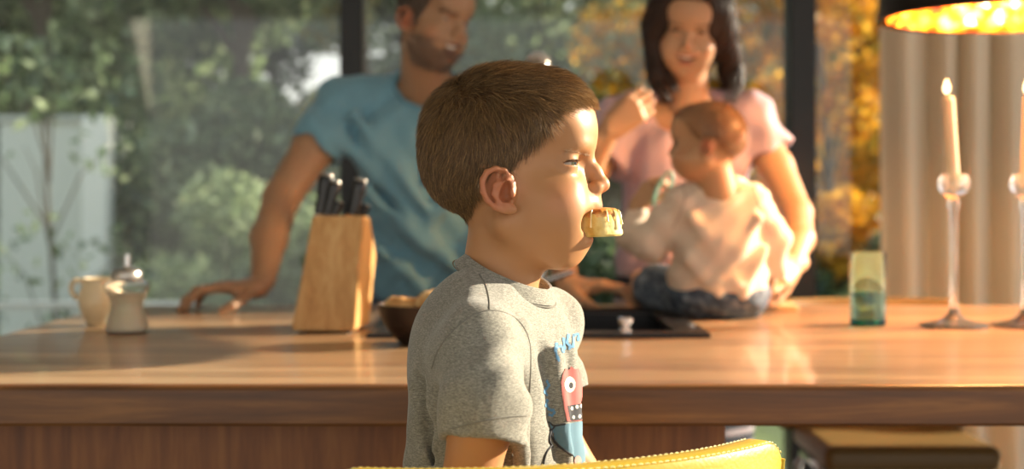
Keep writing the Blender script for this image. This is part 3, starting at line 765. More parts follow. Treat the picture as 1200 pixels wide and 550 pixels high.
# ================================================================== GLASS, CANDLES, BOARD
gc = P(1017, 380, 2.67); gc.z = TZ
e = empty('drinking_glass', gc, 'straight pale aqua drinking glass on the right of the worktop', 'glass')
MB().lathe([(.0318, .0135), (.0330, .0140), (.0335, .136), (.0328, .138), (.0321, .136), (.0316, .0140), (.0318, .0135)], gc, 56, cap=False).build('wall', M['aqua'], e)
MB().lathe([(.0001, 0), (.031, 0), (.033, .002), (.0332, .012), (.032, .0135), (.0001, .0135)], gc, 56).build('base', M['aqua_deep'], e)
def candlestick(c, lean, label, clabel):
    c = Vector(c)
    e = empty('glass_candlestick', c, label, 'candlestick', 'glass candlesticks at the right')
    MB().lathe([(.0001, 0), (.060, 0), (.063, .002), (.062, .006), (.045, .009), (.024, .014), (.012, .022), (.0075, .034), (.0001, .034)], c, 56).build('base', M['crystal'], e)
    MB().lathe([(.0001, .034), (.0075, .034), (.0062, .05), (.0058, .11), (.0062, .18), (.0075, .215), (.0105, .225), (.0105, .233), (.007, .240), (.0001, .240)], c, 32).build('stem', M['crystal'], e)
    MB().lathe([(.0001, .240), (.012, .241), (.024, .250), (.029, .262), (.0285, .272), (.024, .281), (.0225, .284), (.0145, .284), (.0135, .262), (.0001, .260)], c, 48).build('cup', M['crystal'], e)
    b = c+Vector((0, 0, .262)); t = b+Vector(lean)*.165
    k = empty('candle', b, clabel, 'candle', 'white candles')
    MB().tube([b, b.lerp(t, .5), t-(t-b).normalized()*.002, t], [.0112, .0105, .0098, .0078], 24).build('stick', M['wax'], k)
    wk = t+Vector((-.001, 0, .003)); MB().tube([t-Vector((0, 0, .002)), t+Vector((-.001, 0, .005)), t+Vector((-.004, 0, .010))], .0009, 6).build('wick', M['black'], k)
    fl = t+Vector((-.004, 0, .006)); Vv = []
    MB().lathe([(.0001, 0), (.0048, .004), (.0062, .010), (.0052, .017), (.0025, .024), (.0001, .029)], fl, 20).build('flame', M['flame'], k)
M['flame'] = mat('flame', '#ffd9a0', .5, Emission_Color=(1, .72, .38, 1), Emission_Strength=5.0)
candlestick(P(1118, 383, 2.645).xy.to_3d()+Vector((0, 0, TZ)), (-.06, 0, 1), 'tall clear glass candlestick nearest the aqua glass, with a candle', 'white leaning candle in the candlestick nearest the aqua glass')
candlestick(P(1202, 383, 2.645).xy.to_3d()+Vector((0, 0, TZ)), (.04, 0, 1), 'tall clear glass candlestick cut by the right edge of the photo', 'white candle in the candlestick at the right edge of the photo')
o = MB().box(P(862, 0, 3.0).xy.to_3d()+Vector((0, 0, TZ+.0004)), P(936, 0, 3.0).xy.to_3d()+Vector((0, .11, TZ+.014)), .003).build('serving_board', M['board'], None, False)
tag(o, 'small pale wooden board lying behind the baby', 'board')

# ================================================================== PENDANT LAMP
lc = Vector((.955, 2.70, 1.483)); LR = .252
e = empty('pendant_lamp', (lc.x, lc.y, 2.62), 'low dome pendant lamp with dark outside and glowing amber scaled lining', 'pendant lamp')
dome = lambda r0, h, z0=0, n=16: [(r0*math.cos(a)**.55 if a < math.pi/2-.05 else .03, z0+h*math.sin(a)) for a in np.linspace(0, math.pi/2-.02, n)]
sh = dome(LR, .20); si = [(max(.02, r-.004), z-.003 if z > .004 else z) for r, z in sh][::-1]
M['shade'] = mat('dark_bronze_shade', '#241a12', .4, .6)
MB().lathe(sh+si, lc, 72, cap=False).build('shade', M['shade'], e)
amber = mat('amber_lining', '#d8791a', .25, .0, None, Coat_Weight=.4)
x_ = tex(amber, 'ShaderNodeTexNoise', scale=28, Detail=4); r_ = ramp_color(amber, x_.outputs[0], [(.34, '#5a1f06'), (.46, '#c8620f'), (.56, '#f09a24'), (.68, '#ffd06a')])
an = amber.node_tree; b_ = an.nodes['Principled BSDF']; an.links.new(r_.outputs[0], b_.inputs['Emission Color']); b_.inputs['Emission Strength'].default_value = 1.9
mb = MB(); rows = 7
for j in range(rows):
    a = j/rows*1.25+.06; rr = (LR-.010)*math.cos(a)**.55; zz = .19*math.sin(a)+.006; n = max(8, int(30*rr/LR))
    for k in range(n):
        t = 2*math.pi*(k+.5*(j % 2))/n; cx, cy = lc.x+rr*math.cos(t), lc.y+rr*math.sin(t); cz = lc.z+zz
        tilt = random.uniform(.0, .45); s = .033*random.uniform(.85, 1.15)
        nrm = Vector((math.cos(t), math.sin(t), .25+tilt*.3)).normalized(); tg = Vector((-math.sin(t), math.cos(t), 0)); up = nrm.cross(tg)
        pts = [Vector((cx, cy, cz))+(tg*math.cos(q)+up*math.sin(q))*s-nrm*(.010*math.cos(q*2)*tilt+.004) for q in np.linspace(0, 2*math.pi, 12, endpoint=False)]
        def clampd(p):
            v = p-lc; z = min(max(.0, v.z), .185); lim = (LR-.010)*math.cos(math.asin(min(.98, z/.19)))**.55-.006; q = math.hypot(v.x, v.y); f_ = min(1, max(.02, lim)/max(q, 1e-6)); return lc+Vector((v.x*f_, v.y*f_, z))
        pts = [clampd(p) for p in pts]
        ctr = clampd(Vector((cx, cy, cz))-nrm*.014)
        mb.add([ctr]+pts, [(0, 1+i, 1+(i+1) % 12) for i in range(12)])
lo_ = mb.build('scaled_lining', amber, e, False)
MB().lathe([(LR-.004, -.003), (LR+.004, -.002), (LR+.004, .006), (LR-.004, .006), (LR-.004, -.003)], lc, 72, cap=False).build('rim', M['shade'], e)
M['bulb'] = mat('bulb', '#fff0d0', .3, Emission_Color=(1, .72, .38, 1), Emission_Strength=22)
MB().lathe([(.0001, -.03), (.018, -.024), (.028, -.004), (.026, .014), (.014, .034), (.013, .05), (.0001, .05)], lc+Vector((0, 0, .10)), 24).build('bulb', M['bulb'], e)
MB().tube([lc+Vector((0, 0, .14)), (lc.x, lc.y, 2.60)], .004, 8).build('cord', M['black'], e)
MB().lathe([(.05, 0), (.05, .02), (.01, .03)], (lc.x, lc.y, 2.59), 24).build('ceiling_rose', M['shade'], e)
pl = bpy.data.lights.new('lamp_glow', 'POINT'); po = bpy.data.objects.new('lamp_glow', pl); COL.objects.link(po); po.parent = e
po.location = lc+Vector((0, 0, .05))-e.location; pl.energy = 40; pl.color = (1, .55, .2); pl.shadow_soft_size = .03

# ================================================================== STOOLS (tub back, chrome frame)
def stool(x, y, rz, label, mleather, seat_z=.625, top=.918):
    e = empty('bar_stool', (x, y, 0), label, 'stool', 'leather bar stools', rz)
    T = Matrix.Translation((x, y, 0)) @ Matrix.Rotation(rz, 4, 'Z')
    # local: sitter faces +y, back on -y
    R = .34; hw = .66
    def arc(a, r): return Vector((r*math.sin(a), -r*math.cos(a)+.135, 0))
    na = 44; A = np.linspace(-hw, hw, na)
    mb = MB(); V = []; t = .017
    def topz(a): return top-.012*(abs(a)/hw)**2*0 - .018*sm(.82, 1.0, abs(a)/hw)
    for a in A:
        zt = float(topz(a)); zb = seat_z-.02
        q = 1-.45*sm(.9, 1.0, abs(a)/hw)
        tt = t*q
        for (dr, z) in ((tt, zb), (tt, zt-.010), (tt*.8, zt-.003), (tt*.35, zt), (-tt*.35, zt), (-tt*.8, zt-.003), (-tt, zt-.010), (-tt, zb)):
            lean = (z-seat_z)*.10
            V.append(T @ (arc(a, R+dr+lean)+Vector((0, 0, z))))
    Fc = [(i*8+j, (i+1)*8+j, (i+1)*8+(j+1) % 8, i*8+(j+1) % 8) for i in range(na-1) for j in range(8)]
    Fc += [tuple(range(8)), tuple((na-1)*8+j for j in range(8))[::-1]]
    mb.add(V, Fc); mb.build('backrest', mleather, e)
    st = MB(); n = int(2*hw*R/.0062)
    for s_ in (1, -1):
        for i in range(n):
            a0 = -hw*.985+(2*hw*.97)*i/n; a1 = a0+(2*hw*.97)/n*.62
            pp = []
            for a in (a0, (a0+a1)/2, a1):
                zt = float(topz(a)); lean = (zt-seat_z)*.10
                pp.append(T @ (arc(a, R+lean+s_*t*.74)+Vector((0, 0, zt-.0018+(.0006 if a == (a0+a1)/2 else 0)))))
            st.tube(pp, .0006, 4)
    tag(st.build('stitching', M['stitch'], e), kind='stuff')
    # piping along the ends of the back
    for s_ in (1, -1):
        pp = [T @ (arc(s_*hw, R+t*.6+(z-seat_z)*.10)+Vector((0, 0, z))) for z in np.linspace(seat_z-.02, float(topz(hw))-.006, 12)]
        MB().tube(pp, .0022, 8).build('piping', mleather, e)
    V = Vol((-.24, -.24, -.04), (.24, .24, .04), .006)
    x_, y_, z_ = V.grid((slice(None),)*3)
    qx, qy, qz = np.abs(x_)-.165, np.abs(y_)-.165, np.abs(z_)-.008
    V.D = (np.sqrt(np.maximum(qx, 0)**2+np.maximum(qy, 0)**2+np.maximum(qz, 0)**2)+np.minimum(np.maximum(qx, np.maximum(qy, qz)), 0)-.018).astype(np.float32)
    v, f = V.mesh(T @ Matrix.Translation((0, .03, seat_z-.030))); mk('seat', v, f, mleather, e)
    tb = lambda pts, r=.0095: [T @ Vector(p) for p in pts]
    zf = seat_z-.068
    fr = [(-.15, -.11, zf), (.15, -.11, zf), (.17, -.09, zf), (.17, .16, zf), (.15, .18, zf), (-.15, .18, zf), (-.17, .16, zf), (-.17, -.09, zf)]
    MB().tube(tb(fr), .009, 10, closed=True).build('seat_frame', M['chrome'], e)
    for sx in (-1, 1):
        for sy in (-1, 1):
            p = [(sx*.165, .035+sy*.135, zf), (sx*.175, .035+sy*.15, zf-.03), (sx*.205, .035+sy*.19, .012)]
            MB().tube(tb(p), .0095, 10).build('leg', M['chrome'], e)
            q = T @ Vector((sx*.205, .035+sy*.19, 0)); MB().lathe([(.013, 0), (.013, .012), (.010, .016)], q, 14).build('foot_cap', M['black'], e)
    zr = .21; k = .192
    MB().tube(tb([(-k, -.128, zr), (k, -.128, zr), (k, .198, zr), (-k, .198, zr)]), .008, 8, closed=True).build('footrest', M['chrome'], e)
    for s_ in (-.12, .12): MB().tube(tb([(s_, -.10, zf), (s_, -.10, zf+.028)]), .008, 8).build('bracket', M['steel'], e)
    return e
M['leather_shaded'] = mat('shaded_yellow_leather', '#7d6132', .45, 0, (260, .3, .0012))  # same yellow leather, browned so the shade sits in the colour
stool(-.020, 1.405, math.radians(22), 'yellow leather stool in the foreground that the boy sits on', M['leather'])
stool(.835, 3.16, math.pi, 'yellow leather stool, shade put into its colour, tucked under the worktop behind the aqua glass', M['leather_shaded'], .625, .902)
stool(1.43, 3.20, math.pi, 'yellow leather stool, shade put into its colour, at the right edge beyond the candlesticks', M['leather_shaded'], .625, .904)

# ================================================================== THE BOY
def apply(Mx, v): return np.array(Mx @ Vector(v))
BOY = empty('person', (-.012, 1.44, .64), 'child in a grey printed T-shirt, side view, with a small cake in the mouth', 'person')
BD = 1.42
hy = math.radians(7)
MH = frame((0, BD, CZ), (math.cos(hy), -math.sin(hy), 0))
ty = math.radians(18)
BO = Vector((-.012, BD, 0))
MT = frame(BO, (math.cos(ty), -math.sin(ty), 0))
def boy_paint(h, blob):
    blob(600, 110, 0, .001, '#000000', 0)
    U = h.U; hair = ~in_poly(U[:, 0], U[:, 1], SKINP)
    d = np.zeros(len(U)); w = np.where(hair, .85, 0.0)[:, None]
    h.C[:] = h.C
HAIRC = '#6e5235'
SKINP = [(705, 117), (676, 122), (660, 130), (648, 144), (636, 160), (624, 171), (611, 181), (602, 196), (598, 203), (565, 203), (560, 228), (551, 250), (543, 267), (538, 400), (820, 400), (820, 117)]
hb = Head(MH, h=.00165, neck=np.array(MH.inverted() @ Vector((-.016, BD+.006, 1.03))), neck_r=(.0385, .0395), mouth='bite', eyeaz=42, eyeback=2, eyeout=.0015, ear=.94, squint=.0016, skinc='#b58257', eardx=9)
hv, hf, hc = hb.mesh(None, 1)
def seen(L):
    q = L.copy(); q[:, 1] = -np.abs(q[:, 1]); Mx = np.array(MH); W = q @ Mx[:3, :3].T+Mx[:3, 3]
    return PX0+W[:, 0]/W[:, 1]*F, PY0-(W[:, 2]-CZ)/W[:, 1]*F
U = hb.U; sxp, syp = seen(hb.local); hair_m = ~in_poly(sxp, syp, SKINP) & (syp < 272)
# ears keep skin
earm = (np.abs(hb.local[:, 1]) > .0650) & (sxp > 562) & (sxp < 612) & (syp > 194) & (syp < 256)
hair_m &= ~earm
sc = np.array(lin('#5e452e')); C = hb.C.copy(); C[hair_m] = C[hair_m]*.25+sc*.75*.8
# faint brows
def arc_paint(C, U, pts, r, col, a):
    best = np.full(len(U), 1e9)
    pts = spline(pts, 6)
    for p in pts:
        d = np.sqrt(((U[:, 0]-p[0])*K)**2+((U[:, 1]-p[1])*K)**2+(U[:, 2]-p[2])**2); best = np.minimum(best, d)
    w = (a*(1-sm(r*.3, r, best)))[:, None]; return C*(1-w)+np.array(lin(col))*w
C = arc_paint(C, U, [(688, 182, .010), (682, 178, .024), (672, 178, .036), (665, 181, .041)], .0036, '#9a6a48', .55)
C = arc_paint(C, U, [hb.sph(-.8, .10), hb.sph(-.3, .20), hb.sph(.3, .18), hb.sph(.9, .02)], .0017, '#3a241a', .9)
# torso, arms, legs (skin) in the body frame
V = Vol((-.13, -.22, -.02), (.52, .22, 1.06), .0038)
V.ell((0, 0, .72), (.075, .10, .09), .03); V.ell((0, 0, .85), (.060, .088, .12), .04); V.ell((.0, 0, .965), (.055, .090, .07), .03)
for sg in (-1, 1):
    V.cap((.0, sg*.05, 1.0), (.018, sg*.100, .985), .028, .029, .02)
V.chain([(.018, -.108, .985), (.028, -.140, .935), (.014, -.150, .845), (.10, -.128, .745), (.185, -.100, .705)], [.031, .0275, .0245, .0235, .0165], .010)
V.chain([(-.004, .108, .985), (-.004, .140, .935), (.030, .148, .850), (.12, .120, .765), (.195, .090, .715)], [.031, .0275, .0245, .0235, .0165], .010)
for sg in (-1, 1):
    V.chain([(.0, sg*.055, .695), (.16, sg*.075, .69), (.315, sg*.085, .668)], [.062, .056, .042], .02)
    V.chain([(.315, sg*.085, .668), (.335, sg*.085, .50), (.335, sg*.088, .30)], [.041, .043, .025], .012)
    V.chain([(.330, sg*.088, .285), (.345, sg*.09, .262), (.42, sg*.10, .252)], [.027, .026, .020], .010, sc=(1, .9, 1.1))
v, f = V.mesh(MT); v = relax(v, f, 1)
parts = [(hv, hf, C), (v, f, np.tile(hb.skinc, (len(v), 1)))]
for (w0, d0, side, th) in (((.185, -.100, .703), (.75, .28, -.32), 1, (.7, .6, -.3)), ((.195, .090, .713), (.72, -.22, -.34), -1, (.7, .6, -.3))):
    H = frame(apply(MT, w0), MT.to_3x3() @ Vector(d0)); parts.append(hand(H, .66, (.35, .35, .4, .45), None, .06, th, .2, side, .0022, '#cf9672', .03, .024))
v, f, c_ = cat(parts)
body = mk('body', v, f, M['skin_fair'], BOY, col=c_)
hb.eyes(BOY, look=(.90, -.42, -.05), iris='#4c4a30')
# hair: short, swept forward and down
def boy_hair():
    L, N = hb.local, hb.N; m = hair_m.copy()
    idx = np.argwhere(m)[:, 0]; n = 42000; pick = RNG.choice(idx, n)
    P0 = L[pick]+RNG.normal(0, .0007, (n, 3)); Nn = N[pick]
    u = hb.inv(P0)
    # flow: from the crown at (548,118) outward, forward on top
    cx = np.array([(552-600)*K, 0, (192-105)*K+40*K])
    d = P0-cx; d /= np.linalg.norm(d, axis=1)[:, None]+1e-6
    d = d*np.array([1, .5, 1])
    side = sm(100, 170, u[:, 1])[:, None]
    flow = d*(1-side)+np.array([-.05, 0, -1.0])*side*1.0+np.array([.35, 0, 0])*(1-side)
    front = (sm(640, 690, u[:, 0])*(u[:, 1] < 150))[:, None]
    flow = flow*(1-front)+np.array([1.0, 0, -.25])*front
    flow += (RNG.normal(0, .15, (n, 3))+ .22*np.sin(P0*np.array([310, 260, 290])+1.7)[:, [1, 2, 0]]+.12*np.sin(P0*np.array([120, 90, 110])+.7)[:, [2, 0, 1]])
    flow -= Nn*(flow*Nn).sum(1)[:, None]; flow /= np.linalg.norm(flow, axis=1)[:, None]
    lift = (.75-.50*side-.10*front); D0 = Nn*lift+flow*.7; D0 /= np.linalg.norm(D0, axis=1)[:, None]
    D1 = flow+Nn*.12; D1 /= np.linalg.norm(D1, axis=1)[:, None]
    edge = np.ones(n)
    length = RNG.uniform(.7, 1.2, n)*(.0195-.006*side[:, 0]-.004*front[:, 0])
    length *= 1-.55*sm(215, 265, u[:, 1])
    a = np.array(lin('#5a4129')); b = np.array(lin('#c09862')); k = (RNG.random(n)**1.6)[:, None]
    k = np.clip(k+.35*front, 0, 1); cols = a*(1-k)+b*k; dk = (RNG.random(n) < .3)[:, None]; cols = np.where(dk, cols*.5, cols)  # front strands lighter: sun highlight put into the hair colour
    Mx = np.array(MH); R3 = Mx[:3, :3]
    strands('hair', BOY, P0 @ R3.T+Mx[:3, 3], D0 @ R3.T, D1 @ R3.T, length, np.full(n, .00018)*RNG.uniform(.8, 1.3, n), cols, 4)
boy_hair()
# lashes and light brow hairs
def brow_hairs(hd, pts, n, L, r, col, parent, spreadz=.0016, name='eyebrow', dirn=(-.6, .6, .25), mirror=(1, -1), seg=3):
    tr = BVHTree.FromPolygons([Vector(v) for v in hd.local], hd.F.tolist()); sp_ = np.array(spline(pts, 12))
    for sg in mirror:
        P0 = []; D = []; Nn = []
        for i in range(n):
            p = sp_[RNG.integers(0, len(sp_))]; q = hd.c(p[0], p[1], p[2]*hd.fy)+RNG.normal(0, spreadz, 3)*np.array([.5, .5, 1])
            hit = tr.find_nearest(Vector(q))
            if hit[0] is None: continue
            P0.append(hit[0]); Nn.append(hit[1])
        P0 = np.array(P0); Nn = np.array(Nn); n_ = len(P0)
        d = np.array(dirn)+RNG.normal(0, .15, (n_, 3)); D0 = d*.8+Nn*.6; D1 = d+Nn*.1
        s3 = np.array([1, sg, 1]); P0 = P0*s3; D0 = D0*s3; D1 = D1*s3
        D0 /= np.linalg.norm(D0, axis=1)[:, None]; D1 /= np.linalg.norm(D1, axis=1)[:, None]
        R3 = np.array(hd.M)[:3, :3]
        strands(name, parent, P0 @ R3.T+np.array(hd.M)[:3, 3], D0 @ R3.T, D1 @ R3.T, np.full(n_, L)*RNG.uniform(.7, 1.2, n_), np.full(n_, r), np.tile(np.array(lin(col)), (n_, 1)), seg)
brow_hairs(hb, [(690, 182, .010), (684, 178, .022), (675, 177, .035), (667, 180, .040)], 150, .0042, .00011, '#a57f56', BOY, .0012)
brow_hairs(hb, [hb.sph(-.6, .16), hb.sph(-.2, .22), hb.sph(.3, .22), hb.sph(.8, .10)], 70, .0042, .00010, '#4a3424', BOY, .0003, 'eyelashes', (.7, .75, .12))

# T-shirt
def bT(v): return np.array(MT @ Vector(v))
RC = np.array(MT.inverted() @ Vector((-.0065, BD+.002, 1.0595)))       # collar centre, body frame
tl = math.radians(24); RN = np.array((math.sin(tl), 0, math.cos(tl))); RF = np.array((math.cos(tl), 0, -math.sin(tl)))
V = Vol((-.14, -.225, .60), (.15, .225, 1.105), .003)
sy = .083/.118
V.cap((-.004, 0, .72), (-.004, 0, .93), .090, .083, .02, sc=(1, sy, 1))
V.ell((-.006, 0, .985), (.078, .108, .072), .03)
V.ell((-.030, 0, 1.005), (.050, .080, .062), .02)
for sg in (-1, 1):
    V.cap((-.012, sg*.035, 1.040), (.016, sg*.098, 1.006), .034, .037, .022)
    V.ell((.014, sg*.112, .996), (.040, .034, .036), .02)
for sg, pts, e0, e1 in ((-1, [(.020, -.112, .998), (.033, -.142, .960), (.033, -.154, .88)], (.030, -.150, .924), (-.02, -.22, -1.0)),
                        (1, [(-.004, .112, .998), (-.002, .142, .960), (.018, .154, .88)], (.004, .150, .930), (.15, .22, -1.0))):
    W_ = Vol((-.14, -.225, .60), (.15, .225, 1.105), .003); e1 = np.array(e1)/np.linalg.norm(e1); e0 = np.array(e0)
    W_.chain(pts, [.034, .0385, .0425], .012, sc=(1.0, 1.12, 1))
    W_.fold(lambda x, y, z: .0034*np.sin(95*x+40*z+sg+1.5*np.sin(40*y+30*z))*sm(1.01, .96, z)*sm(.918, .95, z)+.0014*np.sin(170*x-90*z+2*np.sin(60*z)))
    W_.cut(e0, e1); W_.chain([np.array(pts[1])-e1*0.0, np.array(pts[2])+e1*.05], [.027, .0365], .002, '-', sc=(1.0, 1.12, 1))
    V.comb((slice(None),)*3, W_.D, .010, '+')
# neck opening, hems
V.cap(RC+RN*.002, RC+RN*.10, .0435, .060, .004, '-', sc=(1, .93, 1))
# folds: diagonal drapery on the back and side, creases under the sleeve
for a, b, r in (((-.045, -.098, .965), (-.020, -.100, .86), .006), ((.05, -.098, .97), (.058, -.085, .80), .006), ((-.085, -.05, .93), (-.075, -.07, .78), .005),
                ((.065, -.06, 1.0), (.082, -.045, .88), .005), ((.075, -.01, .99), (.092, -.02, .85), .005), ((.03, .02, 1.01), (.07, .01, .97), .005)):
    V.cap(a, b, r, r*.6, .014, '-')
for a, b, r in (((.052, -.112, .985), (.060, -.098, .84), .007), ((-.050, -.085, .96), (-.062, -.075, .80), .008), ((.070, -.045, .99), (.088, -.030, .80), .008),
                ((-.02, -.055, 1.058), (.045, -.075, 1.02), .004), ((-.03, -.050, 1.052), (.010, -.090, 1.030), .004)):
    V.cap(a, b, r, r, .012)
V.fold(lambda x, y, z: .0022*swave(z, x, y, (46, 60, 40), .4)*sm(.05, .12, np.abs(y))+.0018*swave(y+x*.5, z, x, (75, 34, 30), 1.1)+.0006*swave(x-z, y, z, (120, 60, 50), 2.2))
v, f = V.mesh(MT); v = relax(v, f, 1)
shirt_m = mat('heather_jersey', '#8f8f86', .92); t, n, l = nt(shirt_m)
x1 = tex(shirt_m, scale=1900, stretch=(.7, .7, 1.3), Detail=3); x2 = tex(shirt_m, scale=800, stretch=(.35, .35, 1.6), Detail=5)
mx = n.new('ShaderNodeMath'); mx.operation = 'ADD'; l.new(x1.outputs[0], mx.inputs[0]); l.new(x2.outputs[0], mx.inputs[1])
mh = n.new('ShaderNodeMath'); mh.operation = 'MULTIPLY'; mh.inputs[1].default_value = .5; l.new(mx.outputs[0], mh.inputs[0])
ramp_color(shirt_m, mh.outputs[0], [(.38, '#5c5b53'), (.5, '#7f7d72'), (.62, '#a4a196')])
b_ = n.new('ShaderNodeBump'); b_.inputs['Strength'].default_value = .5; b_.inputs['Distance'].default_value = .0008; l.new(x2.outputs[0], b_.inputs['Height']); l.new(b_.outputs[0], n['Principled BSDF'].inputs['Normal'])
n['Principled BSDF'].inputs['Sheen Weight'].default_value = .3
shirt = mk('t_shirt', v, f, shirt_m, BOY)
STREE = BVHTree.FromPolygons([Vector(q) for q in v], f.tolist())
eye = Vector((0, 0, CZ))
def drape(px, py, off=.0008):
    """point on the shirt seen at this place, lifted off the cloth by off"""
    d = Vector(((px-PX0)/F, 1, -(py-PY0)/F)).normalized(); h = STREE.ray_cast(eye, d)
    if h[0] is None: return None
    nn = h[1] if h[1].dot(d) < 0 else -h[1]
    return h[0]+nn*off
def drape_line(pts, r, m, name, off=.0004, parent=None, sub=6, build=True, mb=None):
    Q = [drape(*p[:2], off) for p in spline([np.array(p, float) for p in pts], sub)]; Q = [q for q in Q if q is not None]
    runs = []; cur = []
    for q in Q:
        if cur and (q-cur[-1]).length > .012: runs.append(cur); cur = []
        cur.append(q)
    runs.append(cur); mb = mb or MB()
    for c in runs:
        if len(c) > 2: mb.tube(c, r, 8)
    if build and mb.V: return mb.build(name, m, parent or shirt)
seam_m = mat('seam_thread', '#74726a', .95)
mb = MB()
for ln in ([(506, 432), (513, 412), (527, 392), (546, 375), (560, 367), (574, 364), (590, 366), (604, 373), (615, 386), (621, 404), (622, 430), (621, 460)],
           [(574, 364), (573, 350), (569, 334), (562, 322)]):
    drape_line(ln, .0008, seam_m, 'seam', off=-.0001, build=False, mb=mb)
mb.build('seam', seam_m, shirt)
# ribbed collar: flat band around the neck opening, two rows
mb = MB(); ms = MB()
for (rr, zz, th) in ((.0, 0, 0),):
    ring = []; ns = 72
    for i in range(ns):
        a = 2*math.pi*i/ns; rad = RF*math.cos(a)*.0455+np.array([0, 1, 0])*math.sin(a)*.0490
        ring.append((RC+rad*(1.03 if math.cos(a) > 0 else 1.03-.05*abs(math.cos(a)))+RN*.003, rad/np.linalg.norm(rad)))
    prof = [(-.0028, .0055), (-.0008, .0068), (.0012, .0055), (.0062, -.0030), (.0085, -.0065), (.0068, -.0085), (.0010, -.0055), (-.0022, -.0010)]
    V_ = [bT(p+u*q[0]*1.0+RN*(q[1])) for (p, u) in ring for q in prof]; m_ = len(prof)
    mb.add(V_, [(i*m_+j, i*m_+(j+1) % m_, ((i+1) % ns)*m_+(j+1) % m_, ((i+1) % ns)*m_+j) for i in range(ns) for j in range(m_)])
mb.build('collar', shirt_m, shirt)
ms.tube([bT(p+u*.0095-RN*.0080) for p, u in ring], .0008, 6, closed=True).build('collar_stitching', seam_m, shirt)
# hem stitching on the near sleeve
drape_line([(527, 503), (545, 499), (565, 494), (585, 490), (604, 488), (617, 488)], .0006, seam_m, 'sleeve_hem_stitching', off=.0001)
# the print on the chest: blue letters, a red one-eyed blob in a blue pot with a handle
def print_poly(poly, m, name, off=.0009, parent=None):
    """fill a drawn outline with a fine fan laid on the cloth"""
    poly = [np.array(p, float) for p in poly]; P_ = []
    for i in range(len(poly)):
        a, b = poly[i], poly[(i+1) % len(poly)]; k = max(1, int(np.linalg.norm(b-a)/2))
        P_ += [a+(b-a)*t/k for t in range(k)]
    xs_ = np.array([p[0] for p in P_]); ys_ = np.array([p[1] for p in P_]); st = .5
    gx = np.arange(xs_.min(), xs_.max()+st, st); gy = np.arange(ys_.min(), ys_.max()+st, st)
    X, Y = np.meshgrid(gx, gy, indexing='ij'); ins = in_poly(X.ravel()+.25, Y.ravel()+.25, [tuple(p) for p in poly]).reshape(X.shape)
    Vv = []; id_ = {}; Fc = []
    def gv(i, j):
        if (i, j) not in id_:
            q = drape(gx[0]+i*st, gy[0]+j*st, off)
            id_[(i, j)] = None if q is None else len(Vv)
            if q is not None: Vv.append(q)
        return id_[(i, j)]
    for i in range(len(gx)-1):
        for j in range(len(gy)-1):
            if ins[i, j]:
                q = [gv(i, j), gv(i+1, j), gv(i+1, j+1), gv(i, j+1)]
                if None not in q:
                    pp = [Vv[k] for k in q]
                    if max((pp[k]-pp[k-1]).length for k in range(4)) < .03: Fc.append(tuple(q))
    if Fc:
        par = list(range(len(Vv)))
        def fd_(a):
            while par[a] != a: par[a] = par[par[a]]; a = par[a]
            return a
        for f_ in Fc:
            for k in (1, 2, 3): par[fd_(f_[k])] = fd_(f_[0])
        rt = [fd_(f_[0]) for f_ in Fc]; big = max(set(rt), key=rt.count); Fc = [f_ for f_, r_ in zip(Fc, rt) if r_ == big]
        use = sorted({k for f_ in Fc for k in f_}); mp_ = {k: i for i, k in enumerate(use)}
        return mk(name, [tuple(Vv[k]) for k in use], [tuple(mp_[k] for k in f_) for f_ in Fc], m, parent or shirt)
pm = {k: mat('print_'+k, c, .9) for k, c in dict(red='#a8605a', blue='#60808f', text='#5f8cae', white='#cfcabf', dark='#3b3b3e', pink='#b98f86').items()}
print_poly([(659, 438), (662, 432), (666, 434), (669, 429), (673, 433), (677, 432), (680, 440), (682, 455), (683, 475), (684, 493), (664, 494), (661, 480), (658, 462), (657, 448)], pm['red'], 'print_figure')
def oval(cx, cy, rx, ry, n=20): return [(cx+rx*math.cos(a), cy+ry*math.sin(a)) for a in np.linspace(0, 2*math.pi, n, endpoint=False)]
print_poly(oval(667, 451, 6.6, 9.5), pm['white'], 'print_eye', .0012)
print_poly(oval(668, 452, 2.6, 3.6, 12), pm['dark'], 'print_pupil', .0015)
print_poly([(664, 476), (682, 473), (684, 492), (667, 493)], pm['dark'], 'print_mouth', .0011)
for x_, y_ in ((669, 479), (675, 477), (680, 476), (671, 489), (678, 488)): print_poly(oval(x_, y_, 1.8, 2.4, 10), pm['white'], 'print_tooth', .0014)
print_poly([(642, 495), (648, 498), (662, 497), (686, 493), (692, 543), (680, 544), (672, 535), (660, 525), (650, 515), (646, 505)], pm['blue'], 'print_pot', .0010)
for ln in ([(642, 495), (649, 499), (662, 497)], [(650, 499), (645, 507), (649, 517), (660, 527), (672, 535)], [(645, 503), (643, 516), (647, 524)], [(646, 522), (640, 530), (637, 540), (636, 549)]):
    drape_line(ln, .0009, pm['dark'], 'print_outline', .0009)
print_poly(oval(676, 540, 4, 6, 12), pm['pink'], 'print_foot', .0013)
for ln in ([(640, 446), (643, 452), (638, 458), (641, 464)], [(641, 468), (640, 476), (645, 481), (650, 480)], [(642, 486), (647, 487), (651, 482)], [(652, 402), (651, 412), (655, 424)], [(650, 410), (657, 406), (660, 414)],
           [(660, 396), (661, 410)], [(666, 392), (664, 402), (668, 406), (666, 410)], [(672, 392), (671, 408)], [(671, 394), (677, 392), (677, 400)]):
    q = [np.array(p, float) for p in spline([np.array(p, float) for p in ln], 5)]; wd = []
    for i in range(len(q)):
        d = q[min(i+1, len(q)-1)]-q[max(i-1, 0)]; d = np.array([-d[1], d[0]])/(np.linalg.norm(d)+1e-9); wd.append(d*(1.5+.4*math.sin(i*1.7)))
    print_poly([a+b for a, b in zip(q, wd)]+[a-b for a, b in list(zip(q, wd))[::-1]], pm['text'], 'print_lettering', .0007)
